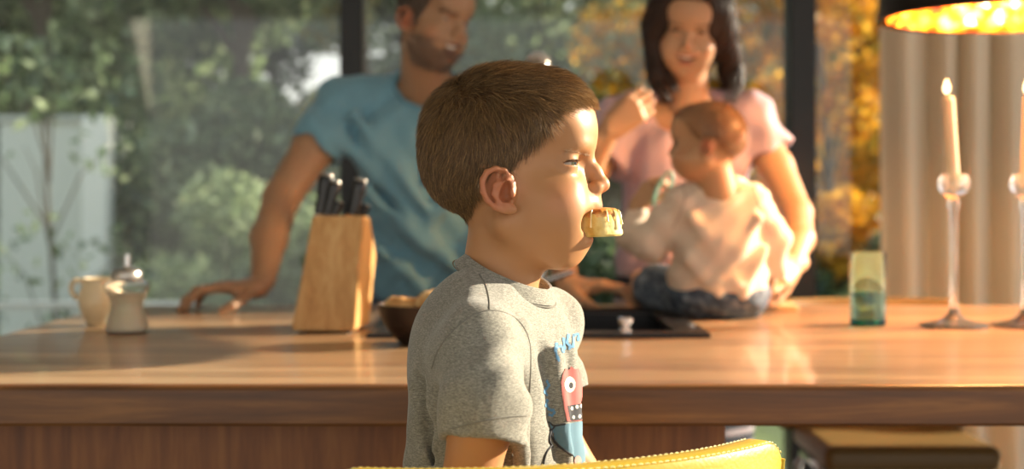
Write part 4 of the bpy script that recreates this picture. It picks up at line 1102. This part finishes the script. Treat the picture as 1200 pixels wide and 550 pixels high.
# shorts
V = Vol((-.13, -.18, .58), (.40, .18, .82), .005)
V.ell((-.004, 0, .70), (.094, .120, .075), .02)
for sg in (-1, 1): V.cap((.0, sg*.056, .700), (.235, sg*.082, .690), .069, .064, .02)
for sg in (-1, 1): V.cap((.245, sg*.083, .690), (.34, sg*.087, .680), .060, .062, .004, '-')
V.fold(lambda x, y, z: .002*swave(x, y, z, (60, 40, 40), .3))
v, f = V.mesh(MT); mk('shorts', v, f, M['denim'], BOY)

# the little cake between the teeth
bcn = apply(MH, hb.c(700, 261.5)); e = empty('small_cake', bcn-np.array([0, 0, .0125]), 'small round glazed cake held in the mouth of the boy', 'cake')
c0 = tuple(bcn-np.array([0.0, 0, .0130]))
dough = mat('cake_dough', '#e6c98a', .75, 0, (160, .4, .002)); x_ = tex(dough, scale=45, Detail=5); ramp_color(dough, x_.outputs[0], [(.35, '#c99a3e'), (.5, '#e3c472'), (.7, '#f1dca0')])
glaze = mat('cake_crust', '#c07a32', .35, 0, (120, .5, .002)); x_ = tex(glaze, scale=90, Detail=5); ramp_color(glaze, x_.outputs[0], [(.35, '#8f4a18'), (.5, '#cc8a3c'), (.66, '#efc77c')])
MB().lathe([(.0001, 0), (.0235, 0), (.0252, .0018), (.0250, .005), (.0238, .0075), (.0242, .010), (.0235, .0145), (.0222, .019), (.0215, .0225), (.0001, .0232)], c0, 56, .012, 14, Mx=Matrix.Rotation(math.radians(-2), 4, 'Y')).build('dough', dough, e)
gl = []
Vt = MB().lathe([(.0001, .0285), (.010, .0283), (.018, .0272), (.0212, .0250), (.0222, .0225), (.0224, .0195), (.0212, .0190)], c0, 56, .03, 9, Mx=Matrix.Rotation(math.radians(-2), 4, 'Y'), cap=False)
Vt.build('crust_top', glaze, e)
mb = MB()
for i, a in enumerate((-1.9, -1.2, -.75, -.25, .4, 1.2)):
    p = lambda r, z: (c0[0]+r*math.cos(a), c0[1]+r*math.sin(a), c0[2]+z)
    ln = (.012, .006, .014, .009, .012, .008)[i]
    mb.tube([p(.0205, .0262), p(.0226, .0235), p(.0238, .022-ln*.5), p(.0246, .021-ln)], [.0008, .0009, .0008, .0013], 8)
icing = mat('icing', '#f0dc9c', .2, 0, None, Coat_Weight=.5); mb.build('icing_drips', icing, e)

# ================================================================== ADULTS: shared builders
def dirv(v): return np.array(v, float)/np.linalg.norm(v)
def cloth(name, col, rough=.9, bump=500):
    return mat(name, col, rough, 0, (bump, .3, .0008), Sheen_Weight=.25)
def skinpart(V, Mx, col, it=1):
    v, f = V.mesh(Mx); v = relax(v, f, it); return v, f, np.tile(np.array(lin(col)), (len(v), 1))
def I(): return Matrix.Identity(4)
def w(px, py, D): return np.array(P(px, py, D))

# ---------------------------------------------------------------- THE MAN
MAN = empty('person', (-.20, 3.42, 0), 'bearded person in a blue T-shirt leaning on the worktop with both hands', 'person')
yaw, pit = math.radians(48), math.radians(-20)
fdir = Vector((math.sin(yaw)*math.cos(pit), -math.cos(yaw)*math.cos(pit), math.sin(pit)))
HO = Vector(w(506, 32, 3.24)); MHm = frame(HO, fdir, roll=math.radians(-4))
nb = np.array(MHm.inverted() @ Vector((-.205, 3.35, 1.385)))
SK = '#a58062'
def man_paint(h, blob):
    # stubble over jaw, chin and upper lip
    U = h.U; a = sm(232, 250, U[:, 1]+.15*(U[:, 0]-640)*(U[:, 0] < 640))*sm(594, 612, U[:, 0])*sm(330, 306, U[:, 1])*(.62)
    a = a*(1-sm(.0, 1, np.exp(-(((U[:, 0]-690)/12)**2+((U[:, 1]-252)/7)**2))*1.5))
    h_ = a[:, None]; blobc = np.array(lin('#5b463a')); h.paintC = (h_, blobc)
hm = Head(MHm, h=.0024, fx=1.02, fy=1.06, fu=.98, fd=1.16, neck=nb, neck_r=(.056, .060), ear=1.15, squint=.0022, mouth='smile', nose=1.3, jaw=1.2, cheek=.95, eye=1.0, skinc=SK)
mv, mf, mc = hm.mesh(man_paint, 1)
a_, bc_ = hm.paintC; mc = mc*(1-a_)+bc_*a_
U = hm.U
MHP = [(705, 105), (676, 112), (655, 124), (645, 140), (636, 160), (628, 176), (618, 200), (612, 226), (602, 226), (600, 200), (580, 200), (568, 226), (556, 262), (540, 280), (536, 400), (820, 400), (820, 105)]
mh_m = ~in_poly(U[:, 0], U[:, 1], MHP) & (U[:, 1] < 285) & ~((U[:, 2] > .0655) & (U[:, 0] > 558) & (U[:, 1] > 192))
mc[mh_m] = mc[mh_m]*.3+np.array(lin('#4a3a2c'))*.7
V = Vol((-.85, 2.88, -.0), (.30, 3.62, 1.50), .0055)
V.ell((-.205, 3.44, 1.08), (.120, .065, .17), .05); V.ell((-.21, 3.40, 1.26), (.140, .072, .11), .04)
V.cap((-.205, 3.36, 1.36), (-.203, 3.34, 1.45), .062, .056, .04)
for x, y, z in ((-.395, 3.37, 1.365), (-.035, 3.32, 1.375)): V.cap((-.21, 3.37, 1.36), (x, y, z), .05, .055, .03)
V.chain([(-.395, 3.37, 1.355), (-.46, 3.32, 1.26), (-.528, 3.26, 1.140), (-.540, 3.16, 1.05), (-.535, 3.055, .962)], [.055, .050, .042, .040, .0265], .015)
V.chain([(-.035, 3.32, 1.365), (.01, 3.31, 1.25), (.065, 3.29, 1.130), (.10, 3.20, 1.05), (.118, 3.11, .962)], [.055, .050, .042, .040, .0265], .015)
for sg, x in ((1, -.11), (-1, -.31)):
    V.chain([(x, 3.45, .92), (x, 3.46, .50), (x, 3.50, .09)], [.085, .058, .040], .02); V.chain([(x, 3.52, .05), (x, 3.42, .035), (x, 3.34, .030)], [.04, .036, .028], .01)
parts = [(mv, mf, mc), skinpart(V, None, SK)]
# his right hand on the worktop at the left, fingers pointing left, arched
parts.append(hand(frame((-.540, 3.045, .948), (-.93, -.30, .02), roll=0), 1.0, (.42, .46, .50, .55), (.12, .16, .2, .24), .10, (.55, .72, -.35), .2, 1, .0026, SK, -.03, .026))
parts.append(hand(frame((.120, 3.095, .948), (.93, -.30, .02)), 1.0, (.40, .42, .46, .5), (.15, .15, .2, .2), .08, (.55, .72, -.35), .2, -1, .0026, SK, -.03, .026))
v, f, c_ = cat(parts); mk('body', v, f, M['skin'], MAN, col=c_)
hm.eyes(MAN, look=(1, .1, -.15), iris='#4a5a66')
MT1 = MB().lathe([(.0001, -.0035), (.0155, -.003), (.016, 0), (.0155, .003), (.0001, .0035)], (0, 0, 0), 24)
def teeth(hd, parent, py=251, px=688, s=1.0):
    c = Vector(hd.c(px, py)); mb = MB(); pts = []
    for a in np.linspace(-1.15, 1.15, 15): pts.append(hd.M @ (c+Vector((.014*math.cos(a)-.0125, .0215*math.sin(a), .0055*(math.sin(a)**2)))*s))
    up = hd.M.to_3x3() @ Vector((0, 0, 1)); mb.tube(pts, .0050*s, 8, up=tuple(up)); mb.build('teeth', M['teeth'], parent)
teeth(hm, MAN)
def scalp_hair(hd, mask, parent, n, L, r, ca, cb, flowf, name='hair', lift=.5, pw=1.5):
    idx = np.argwhere(mask)[:, 0]; pk = RNG.choice(idx, n); P0 = hd.local[pk]+RNG.normal(0, .001, (n, 3)); Nn = hd.N[pk]; u = hd.inv(P0)
    fl = flowf(P0, u)+RNG.normal(0, .25, (n, 3)); fl -= Nn*(fl*Nn).sum(1)[:, None]; fl /= np.linalg.norm(fl, axis=1)[:, None]+1e-9
    D0 = Nn*lift+fl; D0 /= np.linalg.norm(D0, axis=1)[:, None]; D1 = fl+Nn*.08
    k = (RNG.random(n)**pw)[:, None]; cols = np.array(lin(ca))*(1-k)+np.array(lin(cb))*k
    Mx = np.array(hd.M); R3 = Mx[:3, :3]
    return strands(name, parent, P0 @ R3.T+Mx[:3, 3], D0 @ R3.T, D1 @ R3.T, np.full(n, L)*RNG.uniform(.7, 1.2, n), np.full(n, r), cols, 3)
def back_down(P0, u):
    s_ = sm(90, 170, u[:, 1])[:, None]; return np.array([-.8, 0, .1])*(1-s_)+np.array([-.45, 0, -1.0])*s_
scalp_hair(hm, mh_m, MAN, 9000, .020, .0004, '#3f3226', '#9a9086', back_down, pw=2.2)
bm_ = (a_[:, 0] > .35)
scalp_hair(hm, bm_, MAN, 5000, .0045, .00022, '#43342a', '#a39a90', lambda p, u: np.tile(np.array([.2, 0, -1.0]), (len(p), 1)), name='beard', lift=.9)
brow_hairs(hm, [(694, 173, .011), (689, 170.5, .022), (678, 171, .036), (667, 178, .046)], 170, .007, .0003, '#5a483a', MAN, .0020)
# shirt
V = Vol((-.56, 3.10, .84), (.13, 3.60, 1.49), .0045)
V.ell((-.20, 3.44, .98), (.175, .115, .20), .04); V.ell((-.205, 3.42, 1.14), (.170, .112, .17), .04); V.ell((-.212, 3.38, 1.28), (.185, .118, .125), .05)
for x, y, z in ((-.400, 3.37, 1.368), (-.030, 3.32, 1.378)):
    V.cap((-.23 if x < -.2 else -.17, 3.37, 1.398), (x, y, z), .050, .058, .035)
for pts, e0, e1 in (([(-.395, 3.37, 1.355), (-.450, 3.33, 1.270), (-.485, 3.30, 1.20)], (-.461, 3.315, 1.252), (-.50, -.25, -.80)),
                    ([(-.035, 3.32, 1.365), (.005, 3.31, 1.27), (.020, 3.30, 1.19)], (.010, 3.31, 1.235), (.3, -.1, -1))):
    W_ = Vol((-.56, 3.10, .84), (.13, 3.60, 1.49), .0045); e1 = dirv(e1)
    W_.chain(pts, [.064, .066, .070], .015); W_.fold(lambda x, y, z: .003*np.sin(40*x+60*z)+.0015*np.sin(90*y+70*x))
    W_.cut(e0, e1); W_.cap(np.array(e0)-e1*.05, np.array(e0)+e1*.04, .050, .060, .004, '-'); V.comb((slice(None),)*3, W_.D, .03, '+')
V.cap((-.198, 3.325, 1.408), (-.185, 3.26, 1.52), .068, .085, .008, '-')
V.cut((0, 0, .90), (0, 0, -1))
for a, b, r in (((-.36, 3.27, 1.33), (-.20, 3.28, 1.12), .010), ((-.38, 3.29, 1.26), (-.14, 3.30, 1.00), .010), ((-.34, 3.30, 1.16), (-.10, 3.31, .95), .009),
                ((-.06, 3.24, 1.33), (-.18, 3.27, 1.18), .009), ((-.08, 3.27, 1.22), (-.22, 3.30, 1.05), .008), ((-.33, 3.32, 1.04), (-.20, 3.32, .93), .009)):
    V.cap(a, b, r*.45, r*.2, .045)
V.fold(lambda x, y, z: .0045*np.sin(34*(x*.7+z)+2.2*np.sin(9*x+14*z))+.0025*np.sin(70*(x-z*.5)+3*np.sin(16*z))+.001*np.sin(120*x+60*z))
v, f = V.mesh(); v = relax(v, f, 2)
ms_ = mk('t_shirt', v, f, cloth('blue_jersey', '#6d9db2'), MAN)
cr_ = [(-.197+.072*math.sin(a), 3.322-.066*math.cos(a), 1.418+.017*-math.cos(a)) for a in np.linspace(0, 2*math.pi, 40, endpoint=False)]
mt_ = BVHTree.FromPolygons([Vector(q) for q in v], f.tolist()); cr_ = [mt_.find_nearest(Vector(p))[0] for p in cr_]
MB().tube(cr_, .0065, 10, closed=True).build('collar', cloth('blue_rib', '#6493a8'), ms_)
# jeans and shoes
V = Vol((-.43, 3.28, .03), (.03, 3.64, 1.02), .007)
V.ell((-.205, 3.45, .93), (.165, .105, .09), .03)
for x in (-.115, -.305): V.chain([(x, 3.455, .88), (x, 3.465, .50), (x, 3.50, .10)], [.098, .075, .068], .03)
V.fold(lambda x, y, z: .003*np.sin(30*z+20*x)+.002*np.sin(70*z)); V.cut((0, 0, 1.0), (0, 0, 1))
v, f = V.mesh(); mk('jeans', v, f, M['denim'], MAN)
for x in (-.11, -.31):
    V = Vol((x-.07, 3.26, -.02), (x+.07, 3.62, .14), .005); V.chain([(x, 3.53, .055), (x, 3.42, .045), (x, 3.33, .038)], [.052, .048, .042], .01); V.cut((0, 0, .002), (0, 0, -1))
    v, f = V.mesh(); mk('shoe', v, f, cloth('shoe_grey', '#4a4a4c'), MAN)

# ---------------------------------------------------------------- THE WOMAN
WOM = empty('person', (.41, 3.42, 0), 'smiling person with long dark hair in a pink top holding the baby', 'person')
yaw, pit = math.radians(-10), math.radians(-24)
fdir = Vector((math.sin(yaw)*math.cos(pit), -math.cos(yaw)*math.cos(pit), math.sin(pit)))
HO = Vector(w(807, 43, 3.31)); MHw = frame(HO, fdir, roll=math.radians(-6))
nb = np.array(MHw.inverted() @ Vector((.415, 3.36, 1.355)))
SW = '#b78e6c'
hw_ = Head(MHw, h=.0023, fx=1.04, fy=1.06, fu=1.02, fd=1.14, neck=nb, neck_r=(.047, .050), ear=1.0, squint=.0017, mouth='smile', brow=.8, nose=1.08, jaw=.95, cheek=1.0, skinc=SW)
wv, wf, wc = hw_.mesh(None, 1); U = hw_.U
WHP = [(720, 96), (680, 104), (652, 124), (634, 158), (622, 196), (612, 240), (600, 262), (560, 262), (540, 300), (536, 420), (820, 420), (820, 96)]
wh_m = ~in_poly(U[:, 0], U[:, 1], WHP) & (U[:, 1] < 300)
wc[wh_m] = wc[wh_m]*.15+np.array(lin('#2a1c16'))*.85
wc = arc_paint(wc, U, [(684, 189, .018), (681, 187.5, .028), (672, 189, .038)], .0048, '#2a1a14', .95)
V = Vol((.07, 2.86, 0), (.74, 3.60, 1.44), .005)
V.ell((.41, 3.43, 1.06), (.105, .068, .15), .05); V.ell((.412, 3.41, 1.23), (.120, .072, .11), .05)
V.cap((.413, 3.385, 1.33), (.415, 3.355, 1.42), .050, .047, .04)
for x, y, z in ((.262, 3.385, 1.325), (.565, 3.375, 1.325)): V.cap((.412, 3.385, 1.335), (x, y, z), .042, .044, .03)
V.chain([(.262, 3.385, 1.32), (.195, 3.34, 1.22), (.148, 3.27, 1.135), (.17, 3.21, 1.205), (.218, 3.16, 1.290)], [.044, .040, .034, .033, .0225], .012)
V.chain([(.565, 3.375, 1.32), (.612, 3.30, 1.21), (.640, 3.20, 1.105), (.625, 3.10, 1.05), (.585, 2.985, .995)], [.044, .041, .035, .033, .0225], .012)
for x in (.33, .49):
    V.chain([(x, 3.44, .90), (x, 3.45, .48), (x, 3.48, .09)], [.085, .055, .036], .02); V.chain([(x, 3.50, .05), (x, 3.41, .035), (x, 3.34, .028)], [.036, .032, .024], .01)
parts = [(wv, wf, wc), skinpart(V, None, SW)]
parts.append(hand(frame((.218, 3.16, 1.292), (.62, -.12, .52), up=(.2, -1, .3)), .90, (1.0, 1.05, 1.1, 1.1), (.55, .6, .65, .7), .03, (.8, .25, -.55), .3, 1, .0024, SW, .03, .0225))
parts.append(hand(frame((.588, 2.990, .998), (-.48, -.72, -.16), up=(.7, -.5, .5)), .90, (.45, .5, .5, .55), (.3, .3, .35, .35), .04, (.8, .4, -.4), .2, 1, .0024, SW, .03, .0225))
v, f, c_ = cat(parts); mk('body', v, f, M['skin'], WOM, col=c_)
hw_.eyes(WOM, look=(1, 0, -.2), iris='#3a2a1c'); teeth(hw_, WOM, 249.5, 686)
brow_hairs(hw_, [(693, 171, .011), (688, 168.5, .022), (678, 168.5, .036), (668, 176, .047)], 130, .005, .0003, '#3a281e', WOM, .0010)
# long hair: cap plus falls on both sides
V = Vol((.22, 3.16, 1.20), (.62, 3.58, 1.70), .004)
H2 = Vol((-.14, -.11, -.16), (.14, .11, .17), .004)
c = hw_.c
V_in = np.array(MHw.inverted())
def hl(px, py, y): return np.array(MHw @ Vector(hw_.c(px, py, 0)+np.array([0, y, 0])))
V.ell(hl(588, 155, 0), (.096, .092, .094), .01); V.ell(hl(560, 205, 0), (.075, .08, .085), .03)
V.ell(hl(640, 112, 0), (.045, .055, .026), .02)
LEFTF = [hl(640, 112, -.030), hl(628, 150, -.066), hl(618, 200, -.078), w(771, 62, 3.31), w(774, 88, 3.30), w(782, 112, 3.29)]
RIGHTF = [hl(640, 112, .030), hl(622, 150, .068), hl(612, 200, .078), w(853, 58, 3.35), w(857, 85, 3.38), w(860, 112, 3.40)]
V.chain(LEFTF, [.026, .028, .030, .030, .030, .020], .02); V.chain(RIGHTF, [.026, .028, .030, .028, .028, .018], .02)
V.chain([hl(575, 250, 0), hl(560, 300, 0)], [.07, .055], .03)
# face window
x_, y_, z_ = V.grid((slice(None),)*3)
fc = hl(705, 215, 0)
for p, r in ((hl(700, 150, 0), (.052, .062, .060)), (hl(700, 225, 0), (.054, .075, .075)), (hl(700, 300, 0), (.050, .07, .06))):
    V.ell(p, r, .012, '-')
V.fold(lambda x, y, z: .0012*np.sin(300*x+180*y+12*z)+.0006*np.sin(530*x-200*y))
v, f = V.mesh(); v = relax(v, f, 1); hairw = mat('dark_hair', '#2a1a12', .6, 0, None, Specular_IOR_Level=.35)
hb_ = mk('hair', v, f, hairw, WOM)
vt = BVHTree.FromPolygons([Vector(q) for q in v], f.tolist())
def fall(pts, n, rad, spread, L=1.0):
    sp_ = spline(pts, 8); mbV = []; mbF = []; C = []
    for i in range(n):
        a = RNG.uniform(0, 6.28); q = RNG.uniform(.75, 1.12)*spread; o_ = np.array([math.cos(a)*q, math.sin(a)*q, 0]); ph = RNG.uniform(0, 6.28); e_ = int(len(sp_)*RNG.uniform(.86, 1.0))
        b0 = len(mbV); col = np.array(lin('#2a1a12' if RNG.random() < .75 else '#5a3a22'))
        P_ = [p+o_*(.55+.45*min(1, k/8))+.0022*np.array([math.sin(k*.5+ph), math.cos(k*.4+ph), 0]) for k, p in enumerate(sp_[:e_])]
        for k, p in enumerate(P_):
            rr = rad*(1-.8*(k/len(P_))**3)
            for m_ in range(3): mbV.append(p+np.array([math.cos(m_*2.09+a), math.sin(m_*2.09+a), 0])*rr); C.append(col)
        for k in range(len(P_)-1):
            for m_ in range(3): mbF.append((b0+k*3+m_, b0+k*3+(m_+1) % 3, b0+(k+1)*3+(m_+1) % 3, b0+(k+1)*3+m_))
    mk('hair_strands', np.array(mbV), np.array(mbF), M['hair'], WOM, col=np.array(C))
fall(LEFTF, 420, .0011, .029); fall(RIGHTF, 420, .0011, .028)
fall([hl(622, 150, .070), w(858, 62, 3.36), w(862, 95, 3.34), w(852, 130, 3.31)], 120, .0009, .016)
# pink top
V = Vol((.10, 3.14, .92), (.74, 3.60, 1.41), .0045)
V.ell((.405, 3.42, 1.00), (.162, .112, .13), .04); V.ell((.408, 3.41, 1.12), (.148, .104, .15), .04); V.ell((.412, 3.39, 1.235), (.155, .108, .12), .05)
V.ell((.350, 3.315, 1.215), (.060, .045, .060), .04); V.ell((.475, 3.315, 1.215), (.060, .045, .060), .04)
for x, y, z in ((.262, 3.385, 1.328), (.565, 3.375, 1.330)): V.cap((.33 if x < .4 else .49, 3.39, 1.352), (x, y, z), .048, .056, .035)
for pts, e0, e1 in (([(.262, 3.385, 1.32), (.215, 3.355, 1.25), (.18, 3.33, 1.18)], (.208, 3.345, 1.235), (-.55, -.25, -.75)),
                    ([(.565, 3.375, 1.32), (.600, 3.33, 1.24), (.625, 3.29, 1.17)], (.603, 3.322, 1.243), (.45, -.2, -.8))):
    W_ = Vol((.10, 3.14, .92), (.74, 3.60, 1.41), .0045); e1 = dirv(e1)
    W_.chain(pts, [.060, .066, .074], .015); W_.fold(lambda x, y, z: .003*np.sin(55*x+80*z)+.0015*np.sin(120*y+70*x))
    W_.cut(e0, e1); W_.cap(np.array(pts[1])+.25*(np.array(pts[2])-np.array(pts[1])), np.array(pts[2])*1.5-np.array(pts[1])*.5, .048, .066, .004, '-'); V.comb((slice(None),)*3, W_.D, .03, '+')
V.cap((.415, 3.33, 1.345), (.415, 3.25, 1.50), .068, .090, .008, '-', sc=(.85, 1, 1)); V.cap((.412, 3.29, 1.295), (.415, 3.22, 1.40), .035, .06, .01, '-', sc=(.8, 1, 1))
V.cut((0, 0, .955), (0, 0, -1))
for a, b, r in (((.36, 3.29, 1.28), (.30, 3.30, 1.05), .008), ((.33, 3.30, 1.24), (.28, 3.31, .99), .008), ((.40, 3.29, 1.22), (.36, 3.30, 1.00), .008), ((.52, 3.30, 1.28), (.46, 3.30, 1.10), .008)): V.cap(a, b, r, r*.6, .03)
V.fold(lambda x, y, z: .0035*np.sin(60*(x+z*.15)+2*np.sin(12*z+8*x))+.0018*np.sin(110*(x-z*.3)+2*np.sin(20*z)))
v, f = V.mesh(); v = relax(v, f, 2)
mk('top', v, f, translucent_mat('pink_jersey', '#c8b0bc', '#d2b0b8', .22, .9), WOM)
# striped skirt
stripe = mat('striped_knit', '#888888', .9); t, n, l = nt(stripe); xx = n.new('ShaderNodeTexCoord'); sp_ = n.new('ShaderNodeSeparateXYZ'); l.new(xx.outputs['Object'], sp_.inputs[0])
m1 = n.new('ShaderNodeMath'); m1.operation = 'MULTIPLY'; m1.inputs[1].default_value = 2*math.pi/.034; l.new(sp_.outputs['Z'], m1.inputs[0]); m2 = n.new('ShaderNodeMath'); m2.operation = 'SINE'; l.new(m1.outputs[0], m2.inputs[0])
r_ = ramp_color(stripe, m2.outputs[0], [(.0, '#262a36'), (.35, '#9a9096')]); r_.color_ramp.interpolation = 'CONSTANT'
V = Vol((.20, 3.26, .40), (.63, 3.62, 1.01), .006)
V.chain([(.405, 3.43, .96), (.405, 3.44, .80), (.405, 3.45, .46)], [.112, .125, .130], .03, sc=(.72, 1, 1)); V.cut((0, 0, .43), (0, 0, -1)); V.cut((0, 0, .985), (0, 0, 1))
V.fold(lambda x, y, z: .003*np.sin(50*x+10*z)); v, f = V.mesh(); mk('skirt', v, f, stripe, WOM)
for x in (.33, .49):
    V = Vol((x-.06, 3.26, -.02), (x+.06, 3.60, .12), .005); V.chain([(x, 3.51, .045), (x, 3.42, .036), (x, 3.33, .032)], [.044, .040, .036], .01); V.cut((0, 0, .002), (0, 0, -1))
    v, f = V.mesh(); mk('shoe', v, f, cloth('shoe_dark', '#2e2c2c'), WOM)

# ---------------------------------------------------------------- THE BABY
BAB = empty('person', (.41, 2.85, .90), 'baby in a cream long-sleeved top and jeans sitting on the worktop', 'person')
fdir = Vector((-math.cos(math.radians(20)), math.sin(math.radians(20)), -.12))
HO = Vector(w(832, 186, 2.79)); MHb = frame(HO, fdir, roll=math.radians(3))
nb = np.array(MHb.inverted() @ Vector((.405, 2.805, 1.15)))
SB = '#b38a66'
hbb = Head(MHb, h=.0021, fx=.83, fy=.93, fu=.82, fd=.66, neck=nb, neck_r=(.034, .040), ear=.80, squint=.0045, mouth='closed', nose=.85, cheek=1.25, eye=1.0, skinc=SB)
bv, bf, bcl = hbb.mesh(None, 1); U = hbb.U
BP = [(720, 110), (676, 118), (650, 132), (632, 160), (615, 185), (600, 198), (562, 200), (552, 235), (545, 262), (530, 280), (530, 420), (820, 420), (820, 110)]
bh_m = ~in_poly(U[:, 0], U[:, 1], BP) & (U[:, 1] < 275) & ~((U[:, 2] > .066) & (U[:, 0] > 560) & (U[:, 1] > 196))
d_ = np.array(lin('#6b4830')); patch = .25+.45*sm(620, 560, U[:, 0])*sm(250, 190, U[:, 1]); bcl[bh_m] = (bcl*(1-patch[:, None])+d_*patch[:, None])[bh_m]
bcl = arc_paint(bcl, U, [hbb.sph(-.8, .25), hbb.sph(0, .42), hbb.sph(.9, .25)], .0035, '#3a241a', .8)
V = Vol((.14, 2.66, .885), (.62, 3.14, 1.24), .0038)
V.ell((.415, 2.85, .965), (.085, .070, .065), .03); V.ell((.41, 2.83, 1.07), (.078, .062, .095), .04)
for x, y in ((.343, 2.82), (.475, 2.82)): V.cap((.408, 2.82, 1.155), (x, y, 1.130), .034, .034, .03)
V.chain([(.343, 2.82, 1.125), (.285, 2.85, 1.055), (.252, 2.90, 1.070), (.256, 2.895, 1.125)], [.032, .029, .026, .018], .012)
V.chain([(.475, 2.82, 1.125), (.516, 2.84, 1.055), (.522, 2.88, .995)], [.032, .028, .021], .012)
V.chain([(.37, 2.88, .945), (.315, 2.98, .95), (.275, 3.00, .950), (.272, 3.02, .968)], [.055, .040, .022, .019], .015)
V.chain([(.46, 2.88, .945), (.47, 3.00, .945), (.42, 3.09, .930)], [.055, .046, .030], .015)
V.cut((0, 0, .9015), (0, 0, -1))
parts = [(bv, bf, bcl), skinpart(V, None, SB)]
parts.append(hand(frame((.258, 2.893, 1.128), (.42, -.1, .65), up=(-.6, -.5, .3)), .52, (.9, .95, 1.0, 1.0), (.5, .5, .55, .55), .05, (.8, .4, -.4), .2, -1, .0018, SB, .02, .028))
parts.append(hand(frame((.522, 2.888, .988), (.05, .35, -.85), up=(1, 0, .1)), .52, (.5, .5, .55, .55), (.3, .3, .3, .3), .05, (.8, .4, -.4), .2, 1, .0018, SB, .02, .028))
v, f, c_ = cat(parts); mk('body', v, f, M['skin_fair'], BAB, col=c_)
hbb.eyes(BAB, look=(.8, .6, 0), iris='#1c222c')
scalp_hair(hbb, bh_m, BAB, 9000, .009, .00018, '#5a3c26', '#b98a58', back_down, lift=.25)
brow_hairs(hbb, [(690, 180, .010), (680, 176, .028), (668, 181, .042)], 120, .004, .0002, '#7a5638', BAB, .0012)
# cream top
bx = ((.20, 2.68, .90), (.60, 3.00, 1.21)); V = Vol(*bx, .0035)
V.ell((.412, 2.845, .975), (.101, .083, .075), .03); V.ell((.410, 2.83, 1.065), (.093, .078, .100), .04)
for x, y in ((.343, 2.82), (.475, 2.82)): V.cap((.408, 2.825, 1.150), (x, y, 1.130), .038, .038, .03)
V.chain([(.340, 2.82, 1.125), (.276, 2.845, 1.050), (.248, 2.895, 1.062), (.252, 2.895, 1.100)], [.040, .039, .035, .026], .012)
V.chain([(.475, 2.82, 1.125), (.518, 2.84, 1.055), (.526, 2.872, 1.003)], [.040, .037, .030], .012)
V.cap((.400, 2.79, 1.185), (.396, 2.775, 1.25), .038, .05, .008, '-'); V.cut((0, 2.8, .928), (0, .1, -1))
for a, b in (((.35, 2.765, 1.10), (.44, 2.765, .97)), ((.48, 2.765, 1.10), (.40, 2.760, .98)), ((.34, 2.775, 1.02), (.40, 2.76, .95)), ((.495, 2.785, 1.04), (.45, 2.765, .95))): V.cap(a, b, .006, .004, .02)
V.fold(lambda x, y, z: .0020*np.sin(75*(x*.8+z)+2.0*np.sin(20*x))+.0012*np.sin(130*(x-z)+2*np.sin(30*z)))
v, f = V.mesh(); v = relax(v, f, 1); bt = mk('long_sleeved_top', v, f, translucent_mat('cream_jersey', '#e2d0bc', '#e8c8ac', .14, .9), BAB)
STREE = BVHTree.FromPolygons([Vector(q) for q in v], f.tolist())
mb = MB(); drape_line([(800, 218), (803, 232), (797, 250), (788, 268)], .0012, M['white'], 'seam', build=False, mb=mb); drape_line([(884, 218), (888, 236), (897, 252), (900, 270)], .0012, M['white'], 'seam', build=False, mb=mb)
if mb.V: mb.build('shoulder_seam', cloth('cream_seam', '#b89c84'), bt)
# jeans
V = Vol((.24, 2.72, .895), (.56, 3.13, 1.02), .0035)
V.ell((.412, 2.850, .945), (.104, .092, .052), .03)
V.chain([(.365, 2.88, .946), (.302, 2.975, .952)], [.058, .050], .02); V.chain([(.46, 2.88, .946), (.472, 2.99, .948), (.43, 3.07, .938)], [.058, .050, .038], .02)
V.cut((0, 0, .9005), (0, 0, -1)); V.cut((0, 2.80, .978), (0, -.35, 1)); V.fold(lambda x, y, z: .0012*np.sin(90*x+60*z)+.0008*np.sin(190*z+60*x))
v, f = V.mesh(); jj = mk('jeans', v, f, M['denim'], BAB)
# teething ring
o = MB().tube([w(777, 223, 2.865)+np.array([.013*math.cos(a)+.014*math.sin(a), .004*math.sin(a), .036*math.sin(a)]) for a in np.linspace(0, 2*math.pi, 28, endpoint=False)], .0035, 10, closed=True).build('teething_ring', mat('mint_silicone', '#9fd8c0', .35))
tag(o, 'pale mint teething ring the baby holds to its mouth', 'teether')
